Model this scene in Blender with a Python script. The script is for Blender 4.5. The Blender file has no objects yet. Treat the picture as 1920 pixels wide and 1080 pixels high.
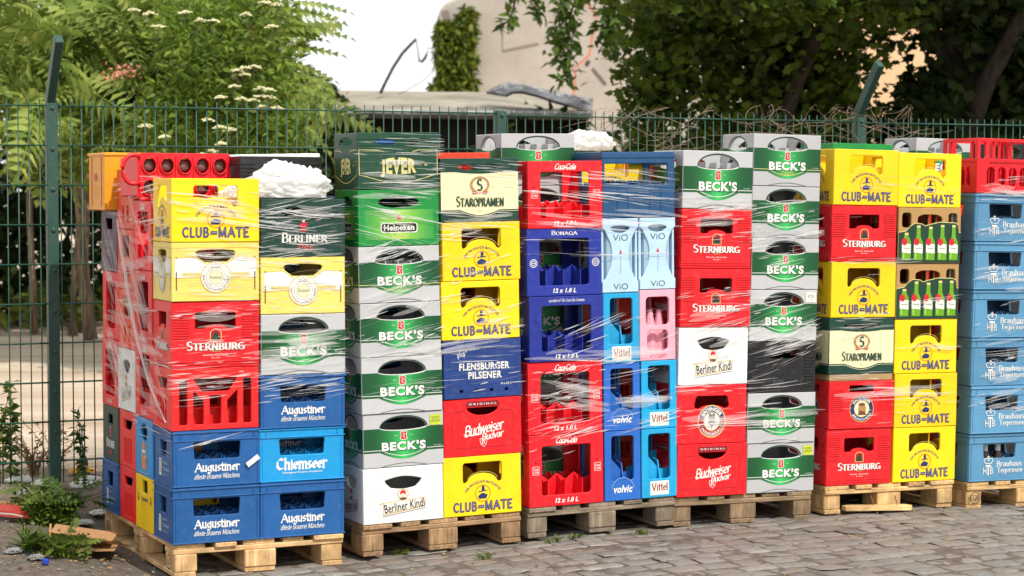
import bpy, math, random
import numpy as np
from mathutils import Vector, Matrix
from mathutils.geometry import tessellate_polygon, convex_hull_2d
R = math.radians
random.seed(7)
rng = np.random.default_rng(11)
S = bpy.context.scene
COL = S.collection

# ------------------------------------------------------------------ camera
F_PX = 3850.0                      # focal length in pixels of a 1920 px wide frame
EYE = 1.64
cam_d = bpy.data.cameras.new('camera')
cam = bpy.data.objects.new('camera', cam_d)
COL.objects.link(cam)
cam.location = (0, 0, EYE)
cam.rotation_euler = (R(90 - 2.68), 0, 0)
cam_d.sensor_width = 36.0
cam_d.lens = 36.0 * F_PX / 1920.0
cam_d.clip_end = 500
cam_d.dof.use_dof = True
cam_d.dof.focus_distance = 9.7
cam_d.dof.aperture_fstop = 4.0
S.camera = cam

# ------------------------------------------------------------------ sky, sun, exposure
SUN_EL, SUN_AZ = 50.0, 36.0        # azimuth: degrees to the right of straight behind the camera
sun_dir = Vector((math.sin(R(SUN_AZ)) * math.cos(R(SUN_EL)), -math.cos(R(SUN_AZ)) * math.cos(R(SUN_EL)), math.sin(R(SUN_EL))))
W = bpy.data.worlds.new('World'); S.world = W; W.use_nodes = True
nt = W.node_tree; N = nt.nodes; L = nt.links
bg = N['Background']
sky = N.new('ShaderNodeTexSky'); sky.sky_type = 'NISHITA'; sky.sun_disc = False
sky.sun_elevation = R(SUN_EL); sky.sun_rotation = R(180 - SUN_AZ)
tc = N.new('ShaderNodeTexCoord')
cn = N.new('ShaderNodeTexNoise'); cn.inputs['Scale'].default_value = 2.2; cn.inputs['Detail'].default_value = 5
cr = N.new('ShaderNodeMapRange'); cr.inputs['From Min'].default_value = .3; cr.inputs['From Max'].default_value = .6
cr.inputs['To Min'].default_value = .8; cr.inputs['To Max'].default_value = 1.0
mx = N.new('ShaderNodeMix'); mx.data_type = 'RGBA'
mx.inputs['B'].default_value = (9.6, 9.65, 9.7, 1)          # bright thin cloud cover
L.new(tc.outputs['Generated'], cn.inputs['Vector']); L.new(cn.outputs['Fac'], cr.inputs['Value'])
L.new(cr.outputs['Result'], mx.inputs['Factor']); L.new(sky.outputs['Color'], mx.inputs['A'])
L.new(mx.outputs['Result'], bg.inputs['Color']); bg.inputs['Strength'].default_value = 0.105
sd = bpy.data.lights.new('sun', 'SUN'); sd.energy = 3.6; sd.angle = R(0.6); sd.color = (1, .94, .84)
sun = bpy.data.objects.new('sun', sd); COL.objects.link(sun)
sun.rotation_euler = sun_dir.to_track_quat('Z', 'Y').to_euler()
S.view_settings.view_transform = 'Standard'; S.view_settings.look = 'None'
S.view_settings.exposure = 0.3; S.view_settings.gamma = 1; S.view_settings.use_curve_mapping = False
S.render.engine = 'CYCLES'
S.cycles.use_denoising = True
S.cycles.max_bounces = 8; S.cycles.transparent_max_bounces = 12
S.cycles.use_adaptive_sampling = True

# ------------------------------------------------------------------ helpers: linking, tagging
def tag(o, label=None, cat=None, group=None, kind=None):
    if label: o['label'] = label
    if cat: o['category'] = cat
    if group: o['group'] = group
    if kind: o['kind'] = kind
    return o

def empty(name, loc=(0, 0, 0)):
    o = bpy.data.objects.new(name, None); o.empty_display_size = .1
    COL.objects.link(o); o.location = loc
    return o

def link(name, me, parent=None):
    o = bpy.data.objects.new(name, me); COL.objects.link(o)
    if parent is not None: o.parent = parent
    return o

class MB:
    """collects vertices, faces and a material per face; build() links ONE mesh object"""
    def __init__(s): s.v = []; s.f = []; s.m = []; s.mats = []; s.u = []
    def mi(s, m):
        if m not in s.mats: s.mats.append(m)
        return s.mats.index(m)
    def add(s, vs, fs, m):
        b = len(s.v); s.v += [tuple(v) for v in vs]; k = s.mi(m)
        for f in fs: s.f.append(tuple(b + i for i in f)); s.m.append(k)
    def box(s, lo, hi, m, bev=0.0, M=None):
        (x0, y0, z0), (x1, y1, z1) = lo, hi
        if bev <= 0:
            vs = [(x, y, z) for z in (z0, z1) for y in (y0, y1) for x in (x0, x1)]
            fs = [(0, 2, 3, 1), (4, 5, 7, 6), (0, 1, 5, 4), (2, 6, 7, 3), (0, 4, 6, 2), (1, 3, 7, 5)]
        else:
            b = min(bev, (x1 - x0) * .45, (y1 - y0) * .45, (z1 - z0) * .45)
            vs = []; fs = []
            idx = {}
            for sx in (0, 1):
                for sy in (0, 1):
                    for sz in (0, 1):
                        X = (x0, x1)[sx]; Y = (y0, y1)[sy]; Z = (z0, z1)[sz]
                        dx = b if sx == 0 else -b; dy = b if sy == 0 else -b; dz = b if sz == 0 else -b
                        for ax, p in ((0, (X, Y + dy, Z + dz)), (1, (X + dx, Y, Z + dz)), (2, (X + dx, Y + dy, Z))):
                            idx[(sx, sy, sz, ax)] = len(vs); vs.append(p)
            g = lambda a, bb, c, ax: idx[(a, bb, c, ax)]
            for a in (0, 1):
                q = [g(a, 0, 0, 0), g(a, 1, 0, 0), g(a, 1, 1, 0), g(a, 0, 1, 0)]; fs.append(q if a else q[::-1])
                q = [g(0, a, 0, 1), g(0, a, 1, 1), g(1, a, 1, 1), g(1, a, 0, 1)]; fs.append(q if a else q[::-1])
                q = [g(0, 0, a, 2), g(1, 0, a, 2), g(1, 1, a, 2), g(0, 1, a, 2)]; fs.append(q if a else q[::-1])
            for a in (0, 1):
                for c in (0, 1):
                    fs.append([g(a, c, 0, 0), g(a, c, 0, 1), g(a, c, 1, 1), g(a, c, 1, 0)])
                    fs.append([g(a, 0, c, 0), g(a, 1, c, 0), g(a, 1, c, 2), g(a, 0, c, 2)])
                    fs.append([g(0, a, c, 1), g(1, a, c, 1), g(1, a, c, 2), g(0, a, c, 2)])
                    for e in (0, 1):
                        fs.append([g(a, c, e, 0), g(a, c, e, 1), g(a, c, e, 2)])
        if M is not None: vs = [M @ Vector(v) for v in vs]
        s.add(vs, fs, m)
    def tube(s, pts, r, m, n=6, caps=True):
        pts = [Vector(p) for p in pts]; k = len(pts)
        rs = r if isinstance(r, (list, tuple)) else [r] * k
        vs = []; fs = []
        up = Vector((0, 0, 1))
        for i, p in enumerate(pts):
            t = (pts[min(i + 1, k - 1)] - pts[max(i - 1, 0)]).normalized()
            a = t.cross(up)
            if a.length < .05: a = t.cross(Vector((0, 1, 0)))
            a.normalize(); b = a.cross(t)
            for j in range(n):
                an = 2 * math.pi * j / n
                vs.append(p + a * math.cos(an) * rs[i] + b * math.sin(an) * rs[i])
        for i in range(k - 1):
            for j in range(n):
                fs.append((i * n + j, i * n + (j + 1) % n, (i + 1) * n + (j + 1) % n, (i + 1) * n + j))
        if caps:
            fs.append(tuple(range(n))[::-1]); fs.append(tuple((k - 1) * n + j for j in range(n)))
        s.add(vs, fs, m)
    def lathe(s, prof, m, c=(0, 0, 0), n=12, axis='z'):
        vs = []; fs = []
        for r, h in prof:
            for j in range(n):
                a = 2 * math.pi * j / n
                p = (r * math.cos(a), r * math.sin(a), h)
                if axis == 'y': p = (p[0], p[2], p[1])
                vs.append((c[0] + p[0], c[1] + p[1], c[2] + p[2]))
        for i in range(len(prof) - 1):
            for j in range(n):
                fs.append((i * n + j, i * n + (j + 1) % n, (i + 1) * n + (j + 1) % n, (i + 1) * n + j))
        fs.append(tuple(range(n))); fs.append(tuple((len(prof) - 1) * n + j for j in range(n)))
        s.add(vs, fs, m)
    def mesh(s, name, smooth=False, fix=True):
        me = bpy.data.meshes.new(name); me.from_pydata(s.v, [], s.f)
        for m in s.mats: me.materials.append(m)
        if len(s.mats) > 1: me.polygons.foreach_set('material_index', s.m)
        if smooth: me.polygons.foreach_set('use_smooth', [True] * len(s.f))
        if fix:
            import bmesh
            bm = bmesh.new(); bm.from_mesh(me); bmesh.ops.recalc_face_normals(bm, faces=bm.faces[:]); bm.to_mesh(me); bm.free()
        me.update()
        return me
    def build(s, name, parent=None, smooth=False, fix=True):
        return link(name, s.mesh(name, smooth, fix), parent)

def np_mesh(name, V, F, mats, midx=None, smooth=False):
    """V (n,3), F (m,k) all faces with k corners"""
    me = bpy.data.meshes.new(name)
    n, (m, k) = len(V), F.shape
    me.vertices.add(n); me.vertices.foreach_set('co', V.astype(np.float32).ravel())
    me.loops.add(m * k); me.loops.foreach_set('vertex_index', F.astype(np.int32).ravel())
    me.polygons.add(m); me.polygons.foreach_set('loop_start', np.arange(0, m * k, k, dtype=np.int32))
    if midx is not None: me.polygons.foreach_set('material_index', midx.astype(np.int32))
    if smooth: me.polygons.foreach_set('use_smooth', np.ones(m, dtype=bool))
    for x in mats: me.materials.append(x)
    me.update(calc_edges=True); me.validate()
    return me

# ------------------------------------------------------------------ helpers: materials
def lin(c):
    if isinstance(c, str): c = tuple(int(c[i:i + 2], 16) / 255 for i in (0, 2, 4))
    return tuple(x / 12.92 if x <= .04045 else ((x + .055) / 1.055) ** 2.4 for x in c)

def base_mat(name):
    m = bpy.data.materials.new(name); m.use_nodes = True
    t = m.node_tree
    return m, t, t.nodes, t.links, t.nodes['Principled BSDF']

_mats = {}
def plastic(name, rgb, rough=.38, var=.12, dust=.05, gain=.86, bump=.06):
    if name in _mats: return _mats[name]
    m, t, N, L, p = base_mat(name)
    c = [min(.92, x * gain) for x in lin(rgb)]
    tc = N.new('ShaderNodeTexCoord'); oi = N.new('ShaderNodeObjectInfo')
    add = N.new('ShaderNodeVectorMath'); add.operation = 'ADD'
    sc = N.new('ShaderNodeVectorMath'); sc.operation = 'SCALE'; sc.inputs[0].default_value = (13, 7, 5)
    L.new(oi.outputs['Random'], sc.inputs['Scale']); L.new(tc.outputs['Object'], add.inputs[0]); L.new(sc.outputs['Vector'], add.inputs[1])
    n1 = N.new('ShaderNodeTexNoise'); n1.inputs['Scale'].default_value = 7; n1.inputs['Detail'].default_value = 6; n1.inputs['Roughness'].default_value = .65
    n2 = N.new('ShaderNodeTexNoise'); n2.inputs['Scale'].default_value = 38; n2.inputs['Detail'].default_value = 4
    L.new(add.outputs['Vector'], n1.inputs['Vector']); L.new(add.outputs['Vector'], n2.inputs['Vector'])
    r1 = N.new('ShaderNodeMapRange'); r1.inputs['From Min'].default_value = .3; r1.inputs['From Max'].default_value = .7
    r1.inputs['To Min'].default_value = 1 - var; r1.inputs['To Max'].default_value = 1 + var * .5
    L.new(n1.outputs['Fac'], r1.inputs['Value'])
    r0 = N.new('ShaderNodeMapRange'); r0.inputs['To Min'].default_value = .9; r0.inputs['To Max'].default_value = 1.06
    L.new(oi.outputs['Random'], r0.inputs['Value'])
    mu = N.new('ShaderNodeMath'); mu.operation = 'MULTIPLY'; L.new(r1.outputs['Result'], mu.inputs[0]); L.new(r0.outputs['Result'], mu.inputs[1])
    vs = N.new('ShaderNodeVectorMath'); vs.operation = 'SCALE'; vs.inputs[0].default_value = c
    L.new(mu.outputs['Value'], vs.inputs['Scale'])
    # dust and scuffs with their own shape
    r2 = N.new('ShaderNodeMapRange'); r2.inputs['From Min'].default_value = .52; r2.inputs['From Max'].default_value = .72
    r2.inputs['To Max'].default_value = dust
    L.new(n2.outputs['Fac'], r2.inputs['Value'])
    mx = N.new('ShaderNodeMix'); mx.data_type = 'RGBA'; mx.inputs['B'].default_value = (.42, .38, .33, 1)
    L.new(r2.outputs['Result'], mx.inputs['Factor']); L.new(vs.outputs['Vector'], mx.inputs['A'])
    L.new(mx.outputs['Result'], p.inputs['Base Color'])
    r3 = N.new('ShaderNodeMapRange'); r3.inputs['To Min'].default_value = rough - .1; r3.inputs['To Max'].default_value = rough + .14
    L.new(n1.outputs['Fac'], r3.inputs['Value']); L.new(r3.outputs['Result'], p.inputs['Roughness'])
    b = N.new('ShaderNodeBump'); b.inputs['Strength'].default_value = bump; b.inputs['Distance'].default_value = .004
    L.new(n1.outputs['Fac'], b.inputs['Height']); L.new(b.outputs['Normal'], p.inputs['Normal'])
    _mats[name] = m
    return m

def ink(name, rgb, rough=.42, gain=.86, rgb2=None, power=1.6, metal=0):
    """printing ink with slight wear; rgb2: a printed horizontal blend towards the label's middle (attribute u)"""
    if name in _mats: return _mats[name]
    m, t, N, L, p = base_mat(name)
    c = [x * gain for x in lin(rgb)]
    n1 = N.new('ShaderNodeTexNoise'); n1.inputs['Scale'].default_value = 60; n1.inputs['Detail'].default_value = 4
    tc = N.new('ShaderNodeTexCoord'); L.new(tc.outputs['Object'], n1.inputs['Vector'])
    r = N.new('ShaderNodeMapRange'); r.inputs['From Min'].default_value = .3; r.inputs['From Max'].default_value = .7
    r.inputs['To Min'].default_value = .84; r.inputs['To Max'].default_value = 1.04; L.new(n1.outputs['Fac'], r.inputs['Value'])
    vs = N.new('ShaderNodeVectorMath'); vs.operation = 'SCALE'; vs.inputs[0].default_value = c
    L.new(r.outputs['Result'], vs.inputs['Scale'])
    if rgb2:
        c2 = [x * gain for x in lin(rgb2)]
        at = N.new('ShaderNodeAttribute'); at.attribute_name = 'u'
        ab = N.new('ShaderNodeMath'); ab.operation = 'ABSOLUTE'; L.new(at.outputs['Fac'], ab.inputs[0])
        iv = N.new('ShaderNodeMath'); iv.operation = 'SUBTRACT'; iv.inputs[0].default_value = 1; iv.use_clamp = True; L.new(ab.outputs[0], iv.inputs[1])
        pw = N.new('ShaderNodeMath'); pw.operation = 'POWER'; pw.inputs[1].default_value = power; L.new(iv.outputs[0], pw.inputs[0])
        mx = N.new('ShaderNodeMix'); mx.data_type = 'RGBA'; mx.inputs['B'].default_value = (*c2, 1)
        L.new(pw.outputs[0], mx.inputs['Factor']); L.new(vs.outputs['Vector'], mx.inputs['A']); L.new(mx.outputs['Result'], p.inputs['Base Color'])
    else:
        L.new(vs.outputs['Vector'], p.inputs['Base Color'])
    p.inputs['Roughness'].default_value = rough; p.inputs['Metallic'].default_value = metal
    _mats[name] = m
    return m
# ------------------------------------------------------------------ flat shapes (u, z)
def rr(cx, cz, w, h, r, n=4):
    r = min(r, w / 2 - 1e-4, h / 2 - 1e-4); o = []
    for sx, sz, a in ((1, 1, 0), (-1, 1, 90), (-1, -1, 180), (1, -1, 270)):
        for i in range(n + 1):
            t = R(a + 90 * i / n)
            o.append((cx + sx * (w / 2 - r) + r * math.cos(t), cz + sz * (h / 2 - r) + r * math.sin(t)))
    return o
def ell(cx, cz, rx, rz, a0=0, a1=360, n=28):
    full = abs(a1 - a0) >= 360
    k = n if full else n + 1
    return [(cx + rx * math.cos(R(a0 + (a1 - a0) * i / n)), cz + rz * math.sin(R(a0 + (a1 - a0) * i / n))) for i in range(k)]
def area(p): return sum(p[i][0] * p[(i + 1) % len(p)][1] - p[(i + 1) % len(p)][0] * p[i][1] for i in range(len(p))) / 2
def soft(pts, r, n=3):
    """round the corners of a polygon"""
    o = []; k = len(pts)
    for i in range(k):
        a, b, c = (Vector(pts[i - 1]), Vector(pts[i]), Vector(pts[(i + 1) % k]))
        da, dc = a - b, c - b
        q = min(r, da.length * .45, dc.length * .45)
        p0, p1 = b + da.normalized() * q, b + dc.normalized() * q
        for j in range(n + 1):
            t = j / n
            o.append(tuple(p0 * (1 - t) ** 2 + b * 2 * t * (1 - t) + p1 * t * t))
    return o
def offset(loop, d):
    """move a counter-clockwise loop inwards by d"""
    k = len(loop); o = []
    for i in range(k):
        p, q, s = Vector(loop[i - 1]), Vector(loop[i]), Vector(loop[(i + 1) % k])
        e1, e2 = (q - p), (s - q)
        if e1.length < 1e-7 or e2.length < 1e-7: o.append(tuple(q)); continue
        e1.normalize(); e2.normalize()
        n = Vector((-e1.y - e2.y, e1.x + e2.x))
        if n.length < 1e-5: o.append(tuple(q)); continue
        n.normalize(); c = max(.5, n.dot(Vector((-e1.y, e1.x))))
        o.append(tuple(q + n * (d / c)))
    return o
def tess(loops):
    flat = [p for l in loops for p in l]
    tris = tessellate_polygon([[Vector((p[0], p[1], 0)) for p in l] for l in loops])
    return flat, [tuple(t) for t in tris]

def panel(mb, mapf, outer, holes, t, mat, bev=.0025):
    """a moulded wall: outline with openings, thickness t, front edges rounded over; mapf(u, z, depth)"""
    loops = [outer if area(outer) > 0 else outer[::-1]] + [h[::-1] if area(h) > 0 else h for h in holes]
    ins = [offset(l, bev) for l in loops]
    flat, tris = tess(ins)
    flat0, tris0 = tess(loops)
    vs = [mapf(u, z, 0) for u, z in flat]; fs = list(tris)
    b = len(vs); vs += [mapf(u, z, bev) for l in loops for u, z in l]
    c = len(vs); vs += [mapf(u, z, t) for l in loops for u, z in l]
    fs += [tuple(c + i for i in tr) for tr in tris0]
    k = 0
    for l in loops:
        n = len(l)
        for i in range(n):
            j = (i + 1) % n
            fs.append((k + i, k + j, b + k + j, b + k + i)); fs.append((b + k + i, b + k + j, c + k + j, c + k + i))
        k += n
    mb.add(vs, fs, mat)

# ------------------------------------------------------------------ lettering
_tx = {}
def text_tris(s, bold=0.0, sp=1.0):
    if (s, bold, sp) in _tx: return _tx[(s, bold, sp)]
    cu = bpy.data.curves.new('t', 'FONT'); cu.body = s; cu.offset = bold; cu.space_character = sp; cu.resolution_u = 3
    o = bpy.data.objects.new('t', cu); COL.objects.link(o)
    dg = bpy.context.evaluated_depsgraph_get(); dg.update()
    ev = o.evaluated_get(dg); me = ev.to_mesh()
    v = np.array([(p.co.x, p.co.y) for p in me.vertices]); f = [tuple(p.vertices) for p in me.polygons]
    ev.to_mesh_clear(); bpy.data.objects.remove(o); bpy.data.curves.remove(cu)
    lo, hi = v.min(0), v.max(0)
    v = (v - lo) / (hi - lo)
    _tx[(s, bold, sp)] = (v, f)
    return v, f

def _a(cx, cy, rx, ry, a0, a1, n=7): return ell(cx, cy, rx, ry, a0, a1, n)
X = .66
GL = {  # pen skeletons: width, strokes (cap height 1, x-height .66)
 'A': (.84, [[(.05, 0), (.42, 1), (.8, 0)], [(.2, .36), (.65, .36)]]),
 'B': (.66, [[(.12, 0), (.12, 1), (.34, 1)] + _a(.34, .76, .22, .24, 90, -90) + [(.12, .52), (.36, .52)] + _a(.36, .26, .26, .26, 90, -90) + [(.12, 0)]]),
 'C': (.74, [_a(.42, .5, .36, .5, 52, 308, 10)]),
 'D': (.76, [[(.12, 0), (.12, 1), (.34, 1)] + _a(.34, .5, .36, .5, 90, -90, 9) + [(.12, 0)]]),
 'E': (.62, [[(.12, 0), (.12, 1)], [(.12, 1), (.55, 1)], [(.12, .53), (.45, .53)], [(.12, 0), (.57, 0)]]),
 'G': (.8, [_a(.43, .5, .37, .5, 52, 330, 11), [(.74, .42), (.74, .05)], [(.55, .42), (.78, .42)]]),
 'H': (.8, [[(.12, 0), (.12, 1)], [(.68, 0), (.68, 1)], [(.12, .52), (.68, .52)]]),
 'I': (.28, [[(.14, 0), (.14, 1)]]),
 'J': (.4, [[(.28, 1), (.28, .1)] + _a(.14, .1, .14, .16, 0, -120, 4)]),
 'K': (.74, [[(.12, 0), (.12, 1)], [(.66, 1), (.14, .46)], [(.3, .6), (.7, 0)]]),
 'L': (.58, [[(.12, 0), (.12, 1)], [(.12, 0), (.54, 0)]]),
 'M': (.95, [[(.12, 0), (.14, 1), (.47, .1), (.8, 1), (.83, 0)]]),
 'N': (.82, [[(.12, 0), (.12, 1), (.7, 0), (.7, 1)]]),
 'O': (.82, [_a(.41, .5, .36, .5, 0, 360, 14)]),
 'P': (.62, [[(.12, 0), (.12, 1), (.34, 1)] + _a(.34, .74, .23, .26, 90, -90) + [(.12, .48)]]),
 'Q': (.82, [_a(.41, .5, .36, .5, 0, 360, 14), [(.45, .2), (.8, -.12)]]),
 'R': (.72, [[(.12, 0), (.12, 1), (.34, 1)] + _a(.34, .75, .22, .25, 90, -90) + [(.12, .5)], [(.34, .5), (.68, 0)]]),
 'S': (.58, [_a(.29, .75, .21, .25, 40, 250, 7) + _a(.29, .26, .23, .26, 70, -140, 7)]),
 'T': (.7, [[(.35, 0), (.35, 1)], [(.02, 1), (.68, 1)]]),
 'U': (.78, [[(.12, 1), (.12, .3)] + _a(.39, .3, .27, .3, 180, 360, 7) + [(.66, 1)]]),
 'V': (.8, [[(.05, 1), (.4, 0), (.75, 1)]]),
 'Y': (.74, [[(.05, 1), (.37, .45), (.7, 1)], [(.37, .45), (.37, 0)]]),
 'a': (.52, [_a(.24, .5, .18, .16, 160, 0, 4) + [(.42, 0)], _a(.24, .2, .19, .2, 60, 300, 7)]),
 'c': (.46, [_a(.26, .33, .21, .33, 50, 310, 8)]),
 'd': (.56, [_a(.25, .33, .2, .33, 50, 310, 8), [(.44, 0), (.44, 1)]]),
 'e': (.48, [[(.07, .36), (.44, .36)] + _a(.25, .34, .2, .32, 5, 310, 9)]),
 'g': (.54, [_a(.25, .34, .2, .32, 0, 360, 10), [(.45, .66), (.45, -.1)] + _a(.25, -.1, .2, .18, 0, -150, 5)]),
 'h': (.56, [[(.1, 0), (.1, 1)], [(.1, .45)] + _a(.27, .46, .17, .2, 150, 0, 5) + [(.44, 0)]]),
 'i': (.24, [[(.12, 0), (.12, X)], [(.12, .84), (.121, .88)]]),
 'k': (.52, [[(.1, 0), (.1, 1)], [(.45, .66), (.12, .3)], [(.2, .38), (.48, 0)]]),
 'l': (.24, [[(.12, 0), (.12, 1)]]),
 'm': (.84, [[(.1, 0), (.1, X)], [(.1, .45)] + _a(.26, .46, .16, .2, 150, 0, 5) + [(.42, 0)], [(.42, .45)] + _a(.58, .46, .16, .2, 150, 0, 5) + [(.74, 0)]]),
 'n': (.56, [[(.1, 0), (.1, X)], [(.1, .45)] + _a(.27, .46, .17, .2, 150, 0, 5) + [(.44, 0)]]),
 'o': (.52, [_a(.26, .33, .21, .33, 0, 360, 10)]),
 'r': (.42, [[(.1, 0), (.1, X)], [(.1, .42)] + _a(.27, .46, .17, .2, 150, 50, 4)]),
 's': (.42, [_a(.21, .49, .15, .17, 40, 250, 6) + _a(.21, .17, .16, .17, 70, -140, 6)]),
 't': (.36, [[(.16, .92), (.16, .12)] + _a(.26, .12, .1, .12, 180, 300, 4), [(.02, .64), (.34, .64)]]),
 'u': (.56, [[(.1, X), (.1, .2)] + _a(.26, .2, .16, .2, 180, 330, 5), [(.44, X), (.44, 0)]]),
 'v': (.52, [[(.05, X), (.25, 0), (.46, X)]]),
 'w': (.76, [[(.05, X), (.2, 0), (.37, X), (.54, 0), (.7, X)]]),
 'z': (.46, [[(.05, X), (.42, X), (.05, 0), (.43, 0)]]),
 'p': (.56, [[(.1, X), (.1, -.3)], _a(.28, .33, .19, .33, 150, -150, 9)]),
 'f': (.36, [[(.14, 0), (.14, .8)] + _a(.26, .8, .12, .18, 180, 60, 4), [(.02, .64), (.32, .64)]]),
 'y': (.52, [[(.05, X), (.26, .05)], [(.47, X), (.2, -.25)]]),
 'b': (.56, [[(.1, 1), (.1, 0)], _a(.28, .33, .19, .33, 150, -150, 9)]),
 '-': (.36, [[(.05, .36), (.31, .36)]]),
 '.': (.2, [[(.1, .02), (.11, .05)]]),
 '|': (.3, [[(.15, -.1), (.15, 1.1)]]),
}
GL['ü'] = (.56, GL['u'][1] + [[(.17, .86), (.171, .9)], [(.36, .86), (.361, .9)]])
GL['ä'] = (.52, GL['a'][1] + [[(.15, .86), (.151, .9)], [(.34, .86), (.341, .9)]])

def pen_polys(s, thick=.15, thin=.05, ang=8, serif=True, gap=.08, smallcaps=.78, broken=False):
    """a string as convex pen strokes; the first letter of an all-capitals word can be larger"""
    out = []; x = 0
    a, b, th = thick / 2, thin / 2, R(ang)
    nib = [(a * math.cos(t) * math.cos(th) - b * math.sin(t) * math.sin(th), a * math.cos(t) * math.sin(th) + b * math.sin(t) * math.cos(th)) for t in [2 * math.pi * i / 8 for i in range(8)]]
    caps = s.upper() == s and serif
    for ci, ch in enumerate(s):
        if ch == ' ': x += .4; continue
        w, strokes = GL[ch]
        k = smallcaps if caps and ci > 0 else 1.0
        pts_all = [(p, si) for si, st in enumerate(strokes) for p in st]
        for si, st in enumerate(strokes):
            if broken and len(st) > 4: st = st[::2] + ([st[-1]] if (len(st) - 1) % 2 else [])
            for i in range(len(st) - 1):
                p, q = st[i], st[i + 1]
                pp = [Vector((x + (c[0] * k) + n[0], c[1] * k + n[1])) for c in (p, q) for n in nib]
                h = convex_hull_2d(pp)
                out.append([tuple(pp[j]) for j in h])
            if broken and len(st) > 1:
                for e_ in (st[0], st[-1]):
                    if min(abs(e_[1]), abs(e_[1] - X), abs(e_[1] - 1)) < .06:
                        q_ = .13
                        out.append([(x + e_[0] * k - q_, e_[1] * k), (x + e_[0] * k, e_[1] * k - q_), (x + e_[0] * k + q_, e_[1] * k), (x + e_[0] * k, e_[1] * k + q_)])
            if serif and len(st) > 1:
                for e, o in ((st[0], st[1]), (st[-1], st[-2])):
                    dx, dy = abs(e[0] - o[0]), abs(e[1] - o[1])
                    if dy > dx * 1.2 and (min(abs(e[1]), abs(e[1] - 1), abs(e[1] - X)) < .03):
                        out.append([(x + e[0] * k - .15 * k, e[1] * k - .028), (x + e[0] * k + .15 * k, e[1] * k - .028), (x + e[0] * k + .15 * k, e[1] * k + .028), (x + e[0] * k - .15 * k, e[1] * k + .028)])
                    elif dx > dy * 2 and not any(sj != si and abs(p[0] - e[0]) < .03 for p, sj in pts_all):
                        d = -.16 if e[1] > .7 else .16
                        if abs(e[1] - .5) < .1: out.append([(x + e[0] * k - .02, e[1] * k - .09), (x + e[0] * k + .03, e[1] * k - .09), (x + e[0] * k + .03, e[1] * k + .09), (x + e[0] * k - .02, e[1] * k + .09)])
                        else:
                            lo, hi = sorted((e[1] * k, (e[1] + d) * k))
                            out.append([(x + e[0] * k - .02, lo), (x + e[0] * k + .03, lo), (x + e[0] * k + .03, hi), (x + e[0] * k - .02, hi)])
        x += w * k + gap
    return out

class Print:
    """everything printed on one wall of a crate; each call lies a hair above the one before"""
    def __init__(s, mapf, sx=1.0, hw=.2):
        s.mb = MB(); s.mapf = mapf; s.sx = sx; s.off = .0006; s.hw = hw; s.uu = []
    def _add(s, pts, fs, m):
        s.mb.add([s.mapf(u * s.sx, z, -s.off) for u, z in pts], fs, m)
        s.uu += [u / s.hw for u, z in pts]
    def step(s, d=.00012): s.off += d
    def poly(s, m, pts, holes=()):
        s.step(); flat, tr = tess([list(pts)] + [list(h) for h in holes]); s._add(flat, tr, m)
    def ring(s, m, cx, cz, rx, rz, w):
        s.poly(m, ell(cx, cz, rx, rz), [ell(cx, cz, rx - w, rz - w)])
    def line(s, m, pts, w):
        """a drawn line of width w"""
        s.step(); k = len(pts); lf = []; rt = []
        for i in range(k):
            p, q = Vector(pts[max(i - 1, 0)]), Vector(pts[min(i + 1, k - 1)])
            d = (q - p).normalized(); n = Vector((-d.y, d.x)) * (w / 2); c = Vector(pts[i])
            lf.append(tuple(c + n)); rt.append(tuple(c - n))
        s._add(lf + rt, [(i, i + 1, k + i + 1, k + i) for i in range(k - 1)], m)
    def text(s, m, st, cx, cz, w, h, bold=0.0, shear=0.0, rot=0.0, warp=None, sp=None):
        s.step(); v, f = text_tris(st, bold, sp or 1 + 2.2 * max(0, bold))
        pts = []
        for a, b in v:
            x, z = (a - .5) * w, (b - .5) * h
            if warp: x, z = warp(x, z)
            x += shear * z
            if rot: x, z = x * math.cos(R(rot)) - z * math.sin(R(rot)), x * math.sin(R(rot)) + z * math.cos(R(rot))
            pts.append((cx + x, cz + z))
        s._add(pts, f, m)
    def arc(s, m, st, cx, cz, r, h, a0, a1, bold=0.0, inside=False):
        """lettering on a circle, from angle a0 to a1"""
        s.step(); v, f = text_tris(st, bold); pts = []
        for a, b in v:
            t = R(a0 + (a1 - a0) * a); q = r + (b * h if not inside else -b * h)
            pts.append((cx + q * math.cos(t), cz + q * math.sin(t)))
        s._add(pts, f, m)
    def pen(s, m, st, cx, cz, w, h, shear=0.0, rot=0.0, **kw):
        s.step(); ps = pen_polys(st, **kw)
        xs = [p[0] for q in ps for p in q]; zs = [p[1] for q in ps for p in q]
        x0, x1, z0, z1 = min(xs), max(xs), min(zs), max(zs)
        for q in ps:
            pts = []
            for a, b in q:
                x, z = ((a - x0) / (x1 - x0) - .5) * w, ((b - z0) / (z1 - z0) - .5) * h
                x += shear * z
                if rot: x, z = x * math.cos(R(rot)) - z * math.sin(R(rot)), x * math.sin(R(rot)) + z * math.cos(R(rot))
                pts.append((cx + x, cz + z))
            s.off += .000012
            s._add(pts, [tuple(range(len(pts)))], m)
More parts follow.
